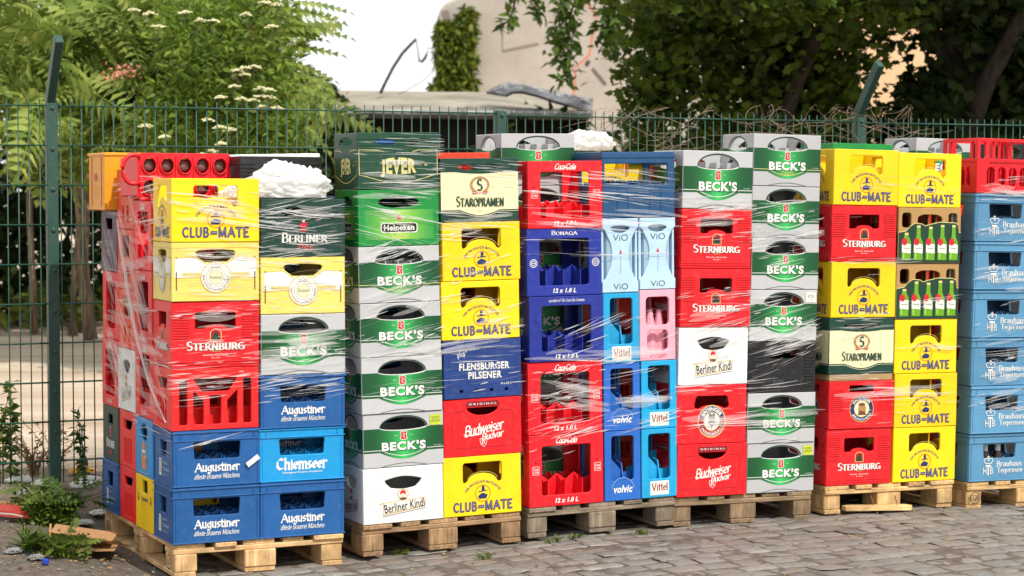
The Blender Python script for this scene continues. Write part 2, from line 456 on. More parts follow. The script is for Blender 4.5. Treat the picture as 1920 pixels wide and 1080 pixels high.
# ------------------------------------------------------------------ crate kinds
I_WHITE = ink('white ink', 'f4f2ec'); I_BLACK = ink('black ink', '1a1816'); I_RED = ink('red ink', 'd8202c')
I_NAVY = ink('navy ink', '1f2f6e'); I_ORANGE = ink('orange ink', 'f08a1e'); I_GOLD = ink('gold ink', 'd9b24a')
I_PALEGOLD = ink('pale gold ink', 'e3d58c'); I_GREY = ink('grey ink', '9c9a98'); I_LILAC = ink('lilac ink', '8f8aa8')
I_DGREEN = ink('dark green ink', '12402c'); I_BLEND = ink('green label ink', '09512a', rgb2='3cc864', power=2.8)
I_CREAM = ink('cream ink', 'f3ecbe'); I_LIME = ink('lime sticker', 'cbd83a'); I_BROWN = ink('brown ink', '7a4a28')
I_HEIN = ink('bright green label ink', '1f9a48', rgb2='9fdc4a', power=1.5); I_TAN = ink('tan ink', 'b98a56')
I_BOTTLE = ink('bottle green ink', '6fae22', rough=.3); I_PAPER = ink('paper label', 'efece2', rough=.7)
I_DRED = ink('dark red ink', '8c1420'); I_PINKRED = ink('crimson ink', 'c01f48'); I_DGREY = ink('dull grey ink', '55565a')
I_WIRE = ink('moulded line red', 'b3141e'); I_BLUELINE = ink('pale blue ink', '9cc4de')

def bottle_grid(w, d, z0, z1, nx, ny, mat, zig=0.0, zig_x=False):
    mb = MB(); t = .004
    for i in range(1, ny):
        y = -d / 2 + d * i / ny; pts = [(-w / 2, z0), (w / 2, z0)]
        for j in range(nx, -1, -1):
            x = -w / 2 + w * j / nx
            pts.append((x, z1 + (zig if 0 < j < nx else zig * .5)))
            if j > 0: pts.append((x - w / nx / 2, z1))
        panel(mb, lambda u, z, q, y=y: (u, y - t / 2 + q, z), pts, [], t, mat, .0006)
    for i in range(1, nx):
        x = -w / 2 + w * i / nx; pts = [(-d / 2, z0), (d / 2, z0)]
        for j in range(ny, -1, -1):
            y = -d / 2 + d * j / ny
            pts.append((y, z1 + (zig if 0 < j < ny else zig * .5)))
            if j > 0: pts.append((y - d / ny / 2, z1))
        panel(mb, lambda u, z, q, x=x: (x - t / 2 + q, u, z), pts, [], t, mat, .0006)
    return mb

class Kind:
    pass
KINDS_OF = {}

def make_kind(key, name, cat, h, mat, holes, draw, w=.4, d=.3, side_holes=None, side_draw=None, lips=(), vribs=(), hribs=(),
              side_hribs=(), grid=(5, 4, .1, .012), gmat=None, t=.012, back=True, recess=None, outline=None, inner=None):
    """name: object name; holes(side) -> openings; draw(P, side) prints; lips: (z, height, proud) rims round the crate"""
    k = Kind(); k.name = name; k.cat = cat; k.h = h; k.w = w; k.d = d; k.parts = []
    hx, hd = w / 2 - .0015, d / 2 - .0015
    fr = lambda u, z, q: (u, -hd + q, z)
    bk = lambda u, z, q: (-u, hd - q, z)
    lf = lambda u, z, q: (-hx + q, -u, z)
    rt = lambda u, z, q: (hx - q, u, z)
    zb, zt = .001, h - .001
    full = [(-hx, zb), (hx, zb), (hx, zt), (-hx, zt)] if outline is None else outline
    ks = (d / 2 - t) / (w / 2)
    sh = side_holes() if side_holes else [[(u * ks, z) for u, z in q] for q in holes()]
    sideout = [(-hd + t, zb), (hd - t, zb), (hd - t, zt), (-hd + t, zt)]
    mb = MB()
    panel(mb, fr, full, holes(), t, mat)
    panel(mb, bk, full, holes(), t, mat)
    panel(mb, lf, sideout, sh, t, mat); panel(mb, rt, sideout, sh, t, mat)
    mb.box((-hx + t, -hd + t, .003), (hx - t, hd - t, .012), inner or mat)
    for z, hh, pr in lips:
        mb.box((-hx - pr, -hd - pr, z), (hx + pr, -hd - .0006, z + hh), mat, .0015); mb.box((-hx - pr, hd + .0006, z), (hx + pr, hd + pr, z + hh), mat, .0015)
        mb.box((-hx - pr + .0004, -hd - .0002, z + .0003), (-hx - .0006, hd + .0002, z + hh - .0003), mat, .0012); mb.box((hx + .0006, -hd - .0002, z + .0003), (hx + pr - .0004, hd + .0002, z + hh - .0003), mat, .0012)
    for u, z0, z1, ww, pr in vribs:
        for sg in (-1, 1):
            mb.box((sg * u - ww / 2, -hd - pr, z0), (sg * u + ww / 2, -hd - .0005, z1), mat, .001)
            us = sg * u * (d / w)
            mb.box((-hx - pr, us - ww / 2, z0), (-hx - .0005, us + ww / 2, z1), mat, .001)
    for u0, u1, z0, z1 in hribs:
        mb.box((u0, -hd - .0045, z0), (u1, -hd - .0005, z1), mat, .001)
        mb.box((-hx - .003, -u1 * d / w, z0), (-hx - .0005, -u0 * d / w, z1), mat, .001)
    k.parts.append(('shell', mb.mesh('shell', fix=False)))
    if recess: k.parts.append(('bottle_well', recess(mat).mesh('bottle_well')))
    if grid:
        nx, ny, gz, zg = grid
        k.parts.append(('bottle_grid', bottle_grid(w - 2 * t - .004, d - 2 * t - .004, .0125, gz, nx, ny, gmat or mat, zg).mesh('bottle_grid', fix=False)))
    P = Print(fr, 1.0, w / 2); draw(P, False)
    Q = Print(lf, d / w * .97, w / 2)
    (side_draw or draw)(Q, True)
    for pn, pr in (('front_lettering', P), ('side_lettering', Q)):
        if not pr.mb.v: continue
        me = pr.mb.mesh(pn, fix=False)
        at = me.attributes.new('u', 'FLOAT', 'POINT'); at.data.foreach_set('value', pr.uu)
        k.parts.append((pn, me))
    KINDS_OF[key] = k
    return k

# ---- yellow crate with arch-bottomed window
YEL = plastic('yellow plastic', 'fcd306', gain=.94)
def cm_window(cx=0, s=1.0, z0=.15, z1=.238):
    pts = [(-.1, z1), (-.1, z0 + .012)]
    pts += [(-.096, z0 + .003), (-.088, z0), (-.078, z0 + .006)]
    pts += [(.074 * math.cos(R(a)), z0 + .006 + .038 * math.sin(R(a))) for a in range(170, 5, -15)]
    pts += [(.078, z0 + .006), (.088, z0), (.096, z0 + .003), (.1, z0 + .012), (.1, z1)]
    pts = [(cx + u * s, z) for u, z in pts]
    q = pts[:-1]
    return [(cx - .092 * s, z1 + .006)] + [(cx - .1 * s, z1 - .004)] + q[1:] + [(cx + .1 * s, z1 - .004), (cx + .092 * s, z1 + .006)]
def hat_emblem(P, cx, cz, r, sq=1.0):
    P.ring(I_ORANGE, cx, cz, r, r, r * .11)
    P.poly(I_NAVY, [(cx - r * .5, cz - r * .62), (cx + r * .42, cz - r * .62), (cx + r * .62, cz - r * .2), (cx + r * .1, cz + r * .02), (cx - r * .15, cz + r * .04), (cx - r * .62, cz - r * .3)])
    P.poly(I_NAVY, [(cx - r * .62, cz + r * .26), (cx + r * .64, cz + r * .36), (cx + r * .5, cz + r * .24), (cx - r * .5, cz + r * .16)])
    P.poly(I_NAVY, [(cx - r * .15, cz + r * .28), (cx + r * .25, cz + r * .3), (cx + r * .2, cz + r * .86), (cx - r * .12, cz + r * .86)])
def cm_draw(P, side):
    P.line(I_WHITE if False else I_PALEGOLD, [(.08 * math.cos(R(a)), .158 + .044 * math.sin(R(a))) for a in range(165, 10, -10)], .0018)
    P.arc(I_NAVY, 'DER PRICKELNDE MATE-EISTEE', 0, .045, .105, .012, 143, 37, bold=.012)
    hat_emblem(P, .0, .101, .04)
    for st, cx, w in (('CLUB', -.0915, .117), ('MATE', .0815, .137)):
        P.pen(I_NAVY, st, cx, .043, w + .004, .047, thick=.25, thin=.23, ang=0, serif=False, gap=.14); P.pen(I_LILAC, st, cx, .043, w - .0065, .0365, thick=.07, thin=.06, ang=0, serif=False, gap=.14)
    P.poly(I_NAVY, rr(-.0095, .041, .03, .014, .001)); P.poly(I_LILAC, rr(-.0095, .041, .024, .006, .001))
    P.ring(I_ORANGE, .158, .07, .004, .004, .001)
make_kind('cm', 'bottle_crate', 'crate', .275, YEL, lambda: [cm_window()], cm_draw, grid=(5, 4, .1, .0))

# ---- grey crate with green printed band
GREY = plastic('grey plastic', 'c3c4c6', var=.06)
def dome(): return [(-.113, .187)] + ell(0, .187, .113, .05, 170, 10, 14) + [(.113, .187)] + ell(0, .188, .113, .013, 350, 190, 12)
def becks_draw(P, side, gold=False, sticker=None):
    low = ell(0, .186, .117, .0145, 180, 360, 14)
    bot = [(.197, .072), (.118, .072)] + [(.118 - .236 * i / 14, .072 - .034 * math.sin(math.pi * i / 14)) for i in range(1, 14)] + [(-.118, .072), (-.197, .072)]
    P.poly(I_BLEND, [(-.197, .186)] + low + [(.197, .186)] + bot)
    P.line(I_DGREEN, [(-.116, .189)] + ell(0, .189, .116, .053, 172, 8, 16) + [(.116, .189)], .006)
    P.line(I_WHITE, ell(0, .1875, .117, .0145, 184, 356, 14), .0022)
    cur = lambda o, m: [(-.197, .083 - o), (-.118, .083 - o)] + [(-.118 + .236 * i / 14, .083 - o - .03 * math.sin(math.pi * i / 14)) for i in range(1, 14)] + [(.118, .083 - o), (.197, .083 - o)]
    P.line(I_PALEGOLD if gold else I_WHITE, cur(.0, 0), .0028)
    if gold: P.text(I_GOLD, 'GOLD', 0, .064, .07, .021, bold=.0)
    P.line(I_DGREY, [(-.11 + .22 * i / 12, .004 + .013 * math.sin(math.pi * i / 12)) for i in range(13)], .0025)
    sx, sz = 0, .148
    P.poly(I_WHITE, soft([(sx - .017, sz + .021), (sx + .017, sz + .021), (sx + .014, sz), (sx + .019, sz - .017), (sx, sz - .022), (sx - .019, sz - .017), (sx - .014, sz)], .004))
    P.poly(I_RED, soft([(sx - .0145, sz + .0185), (sx + .0145, sz + .0185), (sx + .0115, sz), (sx + .016, sz - .015), (sx, sz - .0195), (sx - .016, sz - .015), (sx - .0115, sz)], .004))
    P.line(I_WHITE, [(sx - .006, sz + .011), (sx + .007, sz + .008), (sx - .003, sz - .003), (sx + .005, sz - .012)], .0035)
    P.text(I_WHITE, 'REG.', -.037, .149, .016, .005); P.text(I_WHITE, 'T.M.', .037, .149, .014, .005)
    # slab lettering: a white face over a thin dark edge
    P.text(I_DGREEN, "BECK'S", .003, .0985, .226, .048, bold=.05, sp=1.12)
    P.text(I_WHITE, "BECK'S", .0, .1, .218, .043, bold=.045, sp=1.13)
    P.text(I_WHITE, '24 x 0,33 L', .168, .092, .04, .0055)
    if sticker == 'lime':
        P.poly(I_LIME, rr(.158, .214, .056, .05, .002)); P.text(I_DGREEN, 'GREEN', .158, .224, .042, .009); P.text(I_DGREEN, 'LEMON', .158, .209, .048, .013)
    if sticker == 'ice':
        P.poly(I_PAPER, rr(.158, .218, .06, .05, .002)); P.text(I_BLACK, 'ICE', .158, .224, .034, .014, bold=.01); P.line(I_GREY, [(.138, .209), (.178, .209)], .002)
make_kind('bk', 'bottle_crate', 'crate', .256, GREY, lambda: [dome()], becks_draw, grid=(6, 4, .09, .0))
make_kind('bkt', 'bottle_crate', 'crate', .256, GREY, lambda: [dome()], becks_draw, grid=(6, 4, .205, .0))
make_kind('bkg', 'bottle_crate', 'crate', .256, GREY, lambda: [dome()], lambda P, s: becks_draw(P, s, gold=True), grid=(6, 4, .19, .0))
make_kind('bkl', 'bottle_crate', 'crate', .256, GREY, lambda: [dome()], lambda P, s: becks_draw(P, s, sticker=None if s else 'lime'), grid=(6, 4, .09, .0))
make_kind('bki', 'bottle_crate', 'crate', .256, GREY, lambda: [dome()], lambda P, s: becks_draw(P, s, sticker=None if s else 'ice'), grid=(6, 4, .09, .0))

# ---- dark green crate with gold frame
DKG = plastic('dark green plastic', '0f4630', gain=.9)
def eye(): return ell(0, .214, .108, .024, 180, 360, 12)[:-1] + ell(0, .214, .108, .02, 0, 180, 12)[:-1]
def jever_draw(P, side):
    P.line(DKG, ell(0, .213, .118, .03, 180, 360, 14), .006)
    fr = [(-.07, .168), (-.1, .176), (-.192, .178), (-.192, .065), (-.16, .058)] + [(-.16 + .32 * i / 12, .058 - .03 * math.sin(math.pi * i / 12)) for i in range(1, 12)] + [(.16, .058), (.192, .065), (.192, .178), (.1, .176), (.07, .168)]
    P.line(I_PALEGOLD, fr, .0034)
    wp = lambda x, z: (x, z * (1 + .38 * math.cos(x / .09 * 1.5)))
    P.text(I_PALEGOLD, 'JEVER', 0, .093, .176, .072, bold=.04, warp=wp, sp=1.08)
    P.poly(I_GOLD, rr(.135, .108, .014, .008, .003))
make_kind('jever', 'bottle_crate', 'crate', .256, DKG, lambda: [eye()], jever_draw, lips=((.226, .004, .003), (.196, .004, .003)), grid=(6, 4, .1, .01))

# ---- bright green crate with star
BRG = plastic('bright green plastic', '0f8f3e', gain=.9)
def slot(): return [ell(-.0, .199, .1, .026, 0, 360, 28)]
def hein_draw(P, side):
    P.poly(I_HEIN, [(-.17, .03), (.17, .03), (.17, .165), (-.17, .165)])
    st = [(.0 + (.021 if i % 2 == 0 else .0085) * math.sin(R(36 * i)), .129 + (.021 if i % 2 == 0 else .0085) * math.cos(R(36 * i))) for i in range(10)]
    P.poly(I_WHITE, [(u * 1.15, .129 + (z - .129) * 1.15) for u, z in st]); P.poly(I_RED, st)
    P.poly(I_WHITE, rr(0, .083, .182, .046, .014)); P.poly(I_BLACK, rr(0, .083, .172, .038, .011))
    P.text(I_WHITE, 'Heineken', 0, .084, .15, .027, bold=.03)
    for u in (-.024, 0, .024): P.ring(I_PALEGOLD, u, .045, .011, .009, .0022)
    P.line(I_PALEGOLD, [(-.05, .05), (-.03, .04), (-.01, .036), (0, .03), (.01, .036), (.03, .04), (.05, .05)], .0026)
make_kind('hein', 'bottle_crate', 'crate', .258, BRG, slot, hein_draw, grid=(6, 4, .12, .01))

# ---- white crate with slanted ribbon
WHT = plastic('white plastic', 'eeeeec', var=.06, dust=.2)
def kwin():
    return [[(-.086, .187), (-.092, .2)] + [(-.08 + .16 * i / 10, .205 + .012 * math.sin(math.pi * i / 10)) for i in range(11)] + [(.092, .2), (.086, .187), (.062, .165)] + [(.062 - .124 * i / 8, .165 - .008 * math.sin(math.pi * i / 8)) for i in range(1, 8)] + [(-.062, .165)]]
def kindl_draw(P, side):
    P.poly(I_WHITE, ell(-.003, .134, .028, .024)); P.ring(I_GOLD, -.003, .134, .028, .024, .004)
    P.poly(I_RED, ell(-.003, .138, .015, .014)); P.poly(I_CREAM, ell(-.003, .126, .011, .011)); P.poly(I_BROWN, ell(-.003, .112, .018, .006))
    rib = [(-.105, .04), (.105, .068), (.112, .112), (-.1, .098)]
    P.poly(I_GOLD, rib); P.poly(I_PAPER, [(-.102, .044), (.102, .071), (.108, .109), (-.097, .095)])
    P.line(I_GOLD, [(-.12, .092), (-.1, .098)], .004); P.line(I_GREY, [(-.105, .034), (.108, .061)], .003)
    P.text(I_BLACK, 'Berliner Kindl', .003, .078, .2, .041, bold=.012, rot=6)
make_kind('kindl', 'bottle_crate', 'crate', .262, WHT, kwin, kindl_draw, grid=(5, 4, .11, .012))

# ---- ribbed red crate
RED = plastic('red plastic', 'e2141f', gain=1.0)
def stwin():
    return [[(-.092, .176), (-.092, .236), (-.086, .242), (.086, .242), (.092, .236), (.092, .176), (.086, .171), (.05, .171)] + [(.05 * math.cos(R(a)), .171 + .018 * math.sin(R(a))) for a in range(15, 180, 15)] + [(-.05, .171), (-.086, .171)]]
def stern_draw(P, side):
    P.line(I_WIRE, [(.056 * math.cos(R(a)), .165 + .022 * math.sin(R(a))) for a in range(10, 175, 15)], .002)
    arch = [(-.026, .118), (.026, .118), (.026, .15)] + [(.026 * math.cos(R(a)), .15 + .02 * math.sin(R(a))) for a in range(15, 180, 15)] + [(-.026, .15)]
    P.poly(I_PALEGOLD, arch); P.poly(I_WIRE, [(u * .88, .141 + (z - .141) * .9) for u, z in arch])
    P.poly(I_DGREEN, [(-.018, .122), (.018, .122), (.018, .133), (.01, .14), (.012, .15), (0, .156), (-.012, .15), (-.01, .14), (-.018, .133)])
    P.poly(I_TAN, [(-.022, .07), (.022, .07), (.018, .08), (-.018, .08)])
    P.pen(I_DRED, 'STERNBURG', .002, .0955, .266, .04, thick=.24, thin=.1)
    P.pen(I_WHITE, 'STERNBURG', 0, .097, .266, .04, thick=.21, thin=.075)
    P.text(I_WHITE, 'Marke Bier - Sternburg Bier', 0, .055, .115, .0075, bold=.01); P.text(I_WHITE, '20 x 0,5 L', 0, .044, .042, .006, bold=.01)
_hr = [(-.192, -.118, z, z + .0045) for z in [.13 + .0115 * i for i in range(11)]] + [(.118, .192, z, z + .0045) for z in [.13 + .0115 * i for i in range(11)]] + [(-.192, .192, .014 + .011 * i, .0185 + .011 * i) for i in range(2)]
make_kind('stern', 'bottle_crate', 'crate', .29, RED, stwin, stern_draw, hribs=_hr, grid=(5, 4, .12, .012))

# ---- red roundel crates
def edwin(): return [[(-.09, .172), (-.1, .18), (-.092, .222)] + [(-.08, .232), (.08, .232)] + [(.092, .222), (.1, .18), (.09, .172), (.068, .17)] + [(.066 * math.cos(R(a)), .168 + .018 * math.sin(R(a))) for a in range(15, 180, 15)] + [(-.068, .17)]]
def erd_draw(P, side):
    c = (0, .108)
    P.poly(I_GOLD, ell(*c, .08, .08, n=40)); P.poly(I_WHITE, ell(*c, .076, .076, n=40)); P.poly(I_WIRE, ell(*c, .074, .074, n=40))
    P.poly(I_NAVY, ell(*c, .074, .074, 18, 162, 24) + ell(*c, .045, .045, 162, 18, 20)); P.poly(I_WHITE, ell(*c, .047, .047, n=36)); P.ring(I_GOLD, *c, .047, .047, .003)
    P.arc(I_WHITE, 'ERDINGER', *c, .05, .02, 152, 28, bold=.04); P.arc(I_WHITE, 'WEISSBRÄU', *c, .07, .017, 205, 335, bold=.02, inside=True)
    P.line(I_GREY, [(-.001, .07), (0, .142)], .004)
    for i in range(4):
        z = .085 + .013 * i
        P.poly(I_GREY, [(0, z), (.02, z + .012), (.018, z + .022), (0, z + .012)]); P.poly(I_GREY, [(0, z), (-.02, z + .012), (-.018, z + .022), (0, z + .012)])
    for u in (-.014, -.007, .007, .014): P.line(I_NAVY, [(u * .6, .135), (u, .15)], .003)
make_kind('erd', 'bottle_crate', 'crate', .285, RED, edwin, erd_draw, grid=(5, 4, .11, .012))
def paul_draw(P, side):
    c = (0, .11)
    P.poly(I_GOLD, ell(*c, .074, .074, n=40)); P.poly(I_NAVY, ell(*c, .07, .07, n=40)); P.poly(I_GOLD, ell(*c, .047, .047, n=36)); P.poly(I_CREAM, ell(*c, .044, .044, n=36))
    P.arc(I_WHITE, 'PAULANER', *c, .05, .016, 150, 30, bold=.02); P.arc(I_WHITE, 'MÜNCHEN', *c, .066, .014, 210, 330, bold=.02, inside=True)
    P.poly(I_TAN, ell(.002, .108, .024, .034, n=18)); P.poly(I_BROWN, [(-.024, .075), (.03, .075), (.02, .095), (-.016, .1)]); P.poly(I_BROWN, ell(.0, .134, .021, .009, n=14))
_hp = [(-.192, -.11, z, z + .004) for z in [.1 + .0115 * i for i in range(11)]] + [(.11, .192, z, z + .004) for z in [.1 + .0115 * i for i in range(11)]]
make_kind('paul', 'bottle_crate', 'crate', .265, RED, lambda: [rr(0, .222, .15, .036, .006)], paul_draw, hribs=_hp, grid=(5, 4, .11, .012))

# ---- red crate with half-moon handle
RED2 = plastic('scarlet plastic', 'e4141e', rough=.34, gain=1.0)
def moon(): return [[(-.082, .222), (.082, .222)] + ell(0, .222, .08, .036, 345, 195, 14)]
def bud_draw(P, side):
    P.poly(I_DRED, soft([(-.088, .227), (.088, .227), (.08, .252), (-.08, .252)], .006))
    P.text(I_WHITE, 'O R I G I N A L', 0, .239, .142, .009, bold=.02)
    for q in (((-.09, .208), (-.15, .203), (-.158, .178), (-.15, .04), (.15, .04), (.158, .178), (.15, .203), (.09, .208)),):
        P.line(I_WIRE, list(q), .0026); P.line(I_PINKRED, [(u * 1.03, .13 + (z - .13) * 1.04) for u, z in q], .0014)
    P.pen(I_WHITE, 'Budweiser', .008, .128, .2, .052, shear=.28, rot=8, thick=.17, thin=.085, ang=28, serif=False, gap=.0)
    P.pen(I_WHITE, 'Budvar', .05, .093, .112, .034, shear=.28, rot=8, thick=.18, thin=.09, ang=28, serif=False, gap=.0)
    P.line(I_WHITE, [(-.1, .1), (-.06, .094), (-.01, .1)], .004)
    P.line(I_WHITE, [(-.018, .078), (.018, .08), (.015, .056), (.002, .04), (-.014, .054), (-.018, .078)], .0026)
    P.pen(I_WHITE, 'B', .001, .064, .016, .022, shear=.2, thick=.16, thin=.07, serif=False)
make_kind('bud', 'bottle_crate', 'crate', .265, RED2, moon, bud_draw, grid=(5, 4, .12, .01))

# ---- red crate with upright slots
def bars():
    o = [soft([(-.1, .225), (.1, .225), (.062, .168), (-.062, .168)], .006)]
    for u, w, zt in ((-.146, .036, .222), (-.077, .046, .172), (-.0, .052, .15), (.077, .046, .172), (.146, .036, .222)):
        z1 = zt
        if abs(u) > .05 and abs(u) < .1:
            a = -1 if u < 0 else 1
            o.append(soft([(u - w / 2, .025), (u + w / 2, .025), (u + w / 2, zt - (.045 if a < 0 else -.0)), (u - w / 2, zt - (.0 if a < 0 else .045))], .006))
        else: o.append(soft([(u - w / 2, .025), (u + w / 2, .025), (u + w / 2, z1), (u - w / 2, z1)], .006))
    return o
def bars_side():
    o = [soft([(-.085, .225), (.085, .225), (.055, .18), (-.055, .18)], .006)]
    for u in (-.055, -.018, .018, .055): o.append(rr(u, .08, .02, .12 if abs(u) > .03 else .12, .008))
    return o
make_kind('bars', 'bottle_crate', 'crate', .27, plastic('poppy plastic', 'e01c1c', gain=1.0), bars, lambda P, s: None, side_holes=bars_side, grid=(5, 4, .09, .0))

# ---- rimmed blue crates
BLU = plastic('blue plastic', '195a9c', gain=.92); CYB = plastic('bright blue plastic', '0b92d2', gain=.95); PBL = plastic('pale blue plastic', '5790b6', gain=.95)
def euro_win(): return [soft([(-.108, .196), (.108, .196), (.102, .122), (-.102, .122)], .008)]
def euro_side(): return [soft([(-.056, .196), (.044, .196), (.036, .125), (-.046, .125)], .007)]
LIPS = ((.237, .007, .006), (.203, .005, .005), (.002, .006, .004))
VR = ((.168, .21, .236, .004, .004), (.186, .012, .2, .003, .003))
def euro_frame(P, m): P.line(m, [(-.114, .2), (-.107, .117), (.107, .117), (.114, .2)], .003)
def aug_draw(P, side):
    P.pen(I_WHITE, 'Augustiner', 0, .082, .21, .05, thick=.22, thin=.04, ang=42, serif=False, gap=.03, broken=True)
    P.pen(I_WHITE, 'älteste Brauerei Münchens', 0, .046, .206, .024, shear=.25, thick=.13, thin=.075, ang=25, serif=False, gap=.02)
def aug_side(P, side):
    P.poly(I_WHITE, rr(-.07, .075, .048, .075, .002)); P.ring(I_DGREY, -.07, .078, .013, .022, .005); P.line(I_DGREY, [(-.088, .052), (-.052, .052)], .004); P.line(I_DGREY, [(-.088, .104), (-.052, .104)], .004)
    P.text(I_BLUELINE, 'Bayern-', .042, .098, .105, .017, bold=.02); P.text(I_BLUELINE, 'Pfandkiste', .056, .073, .13, .017, bold=.02); P.text(I_BLUELINE, 'gebraut', .042, .046, .09, .014)
make_kind('aug', 'bottle_crate', 'crate', .25, BLU, euro_win, aug_draw, side_holes=euro_side, side_draw=aug_side, lips=LIPS, vribs=VR, grid=(5, 4, .12, .018))
def chiem_draw(P, side):
    P.pen(I_WHITE, 'Chiemseer', 0, .082, .242, .062, thick=.25, thin=.05, ang=42, serif=False, gap=.03, broken=True)
    P.text(I_WHITE, 'Chiemgauer Brauerei, Rosenheim', 0, .041, .19, .011, bold=.015)
make_kind('chiem', 'bottle_crate', 'crate', .245, CYB, euro_win, chiem_draw, side_holes=euro_side, side_draw=aug_side, lips=LIPS, vribs=VR, grid=(5, 4, .12, .018))
def teg_draw(P, side):
    P.pen(I_WHITE, 'Brauhaus', .066, .092, .166, .031, thick=.15, thin=.06, serif=False, ang=14)
    P.pen(I_WHITE, 'Tegernsee', .068, .054, .17, .036, thick=.15, thin=.06, serif=False, ang=14)
    cx, cz = -.075, .064
    P.text(I_WHITE, 'T', cx, cz - .004, .034, .056, bold=.02); P.text(I_WHITE, 'H', cx - .022, cz - .007, .022, .036, bold=.0); P.text(I_WHITE, 'B', cx + .022, cz - .007, .02, .036, bold=.0)
    P.line(I_WHITE, [(cx - .03, .113), (cx - .02, .096), (cx + .02, .096), (cx + .03, .113)], .004); P.line(I_WHITE, ell(cx - .015, .112, .013, .011, 200, -10, 10), .004); P.line(I_WHITE, ell(cx + .015, .112, .013, .011, 190, -20, 10), .004)
    P.line(I_WHITE, [(cx, .12), (cx, .137)], .004); P.line(I_WHITE, [(cx - .008, .13), (cx + .008, .13)], .004)
make_kind('teg', 'bottle_crate', 'crate', .252, PBL, euro_win, teg_draw, side_holes=euro_side, side_draw=lambda P, s: None, lips=LIPS, vribs=VR, grid=(5, 4, .12, .018))

# ---- deep green slot-handled crate
DG2 = plastic('deep green plastic', '123d33', gain=.9)
def berl_draw(P, side):
    P.poly(I_RED, [(-.014, .128), (.012, .13), (.018, .15), (.006, .158), (-.008, .154), (-.018, .142)]); P.poly(I_WHITE, rr(0, .161, .012, .01, .003))
    P.poly(I_RED, rr(0, .118, .03, .008, .003))
    P.pen(I_WHITE, 'BERLINER', .005, .086, .218, .044, thick=.2, thin=.075)
    P.pen(I_RED, 'Pils', .01, .044, .07, .026, shear=.25, thick=.2, thin=.1, ang=25, serif=False)
make_kind('berl', 'bottle_crate', 'crate', .262, DG2, lambda: [rr(.008, .2, .19, .04, .004)], berl_draw, side_holes=lambda: [rr(0, .2, .08, .046, .004)], grid=(6, 4, .12, .01))

# ---- cream crate with round crest
CRM = plastic('cream yellow plastic', 'efd66a', gain=.95)
def wwin(): return [[(-.092, .214)] + [(-.08 + .16 * i / 8, .222 + .004 * math.sin(math.pi * i / 8)) for i in range(9)] + [(.092, .214), (.085, .197), (.05, .172), (-.05, .172), (-.085, .197)]]
def warst_draw(P, side):
    P.line(I_GOLD, [(-.198, .232), (-.1, .236), (0, .232), (.1, .236), (.198, .232)], .0025)
    band = [(-.185, .19), (-.1, .196), (-.085, .19), (-.05, .166), (.05, .166), (.085, .19), (.1, .196), (.185, .19), (.185, .103), (.08, .108), (-.08, .108), (-.185, .103)]
    P.poly(I_WHITE, band); P.line(I_GOLD, [(-.185, .103), (-.08, .108), (.08, .108), (.185, .103)], .003)
    P.line(I_GOLD, [(-.185, .19), (-.1, .196), (-.085, .19), (-.05, .166)], .003); P.line(I_GOLD, [(.185, .19), (.1, .196), (.085, .19), (.05, .166)], .003)
    P.poly(I_PALEGOLD, [(-.15, .112), (.15, .112), (.15, .126), (-.15, .126)])
    P.text(I_GOLD, 'WARSTEINER', -.115, .119, .085, .009); P.text(I_GOLD, 'WARSTEINER', .115, .119, .085, .009)
    for u in (-.178, .178): P.line(I_BROWN, [(u, .195), (u, .19)], .008); P.line(I_BROWN, [(u, .05), (u, .13)], .005)
    c = (0, .106)
    P.poly(I_GOLD, ell(*c, .069, .069, n=40)); P.poly(I_PAPER, ell(*c, .066, .066, n=40)); P.ring(I_GREY, *c, .044, .044, .002); P.poly(I_CREAM, ell(*c, .032, .032, n=30)); P.ring(I_GREY, *c, .032, .032, .002)
    P.arc(I_DGREY, 'EINE KÖNIGIN UNTER DEN BIEREN', *c, .061, .012, 170, 370, bold=.0, inside=True)
    P.pen(I_DGREY, 'Warsteiner' if False else 'Wasteiner', *c, .05, .016, thick=.14, thin=.06, serif=False) if False else P.text(I_DGREY, 'Warsteiner', *c, .056, .016, shear=.2)
    P.line(I_GREY, [(-.018, .147), (-.022, .163), (-.009, .154), (0, .168), (.009, .154), (.022, .163), (.018, .147), (-.018, .147)], .003)
make_kind('warst', 'bottle_crate', 'crate', .258, CRM, wwin, warst_draw, grid=(5, 4, .11, .012))

# ---- dark green crate with cream label
def stwin2(): return [ell(.0, .252, .108, .02, 180, 360, 12)[:-1] + ell(0, .252, .108, .009, 0, 180, 12)[:-1]]
def staro_draw(P, side):
    top = [(-.197, .226), (-.12, .226), (-.09, .222)] + [(-.09 + .18 * i / 8, .222 - .004 * math.sin(math.pi * i / 8)) for i in range(1, 8)] + [(.09, .222), (.12, .226), (.197, .226)]
    bot = [(.197, .055), (.1, .055)] + [(.1 - .2 * i / 10, .055 - .024 * math.sin(math.pi * i / 10)) for i in range(1, 10)] + [(-.1, .055), (-.197, .055)]
    P.poly(I_CREAM, top + bot); P.line(I_CREAM, [(u, z - .007) for u, z in bot], .002)
    c = (0, .168)
    for i in range(20):
        a = R(-60 + 300 * i / 19 + 0)
        P.poly(I_TAN, ell(c[0] + .044 * math.cos(a), c[1] + .034 * math.sin(a), .008, .005, n=8))
    P.pen(I_DGREEN, 'S', *c, .03, .055, thick=.22, thin=.1)
    P.poly(I_RED, [(-.042, .139), (0, .134), (.042, .139), (.036, .126), (0, .131), (-.036, .126)])
    P.pen(I_DGREEN, 'STAROPRAMEN', 0, .094, .242, .048, thick=.2, thin=.08)
    P.text(I_GREY, 'PIVO', 0, .05, .03, .006)
make_kind('staro', 'bottle_crate', 'crate', .29, DG2, stwin2, staro_draw, grid=(5, 4, .12, .012))

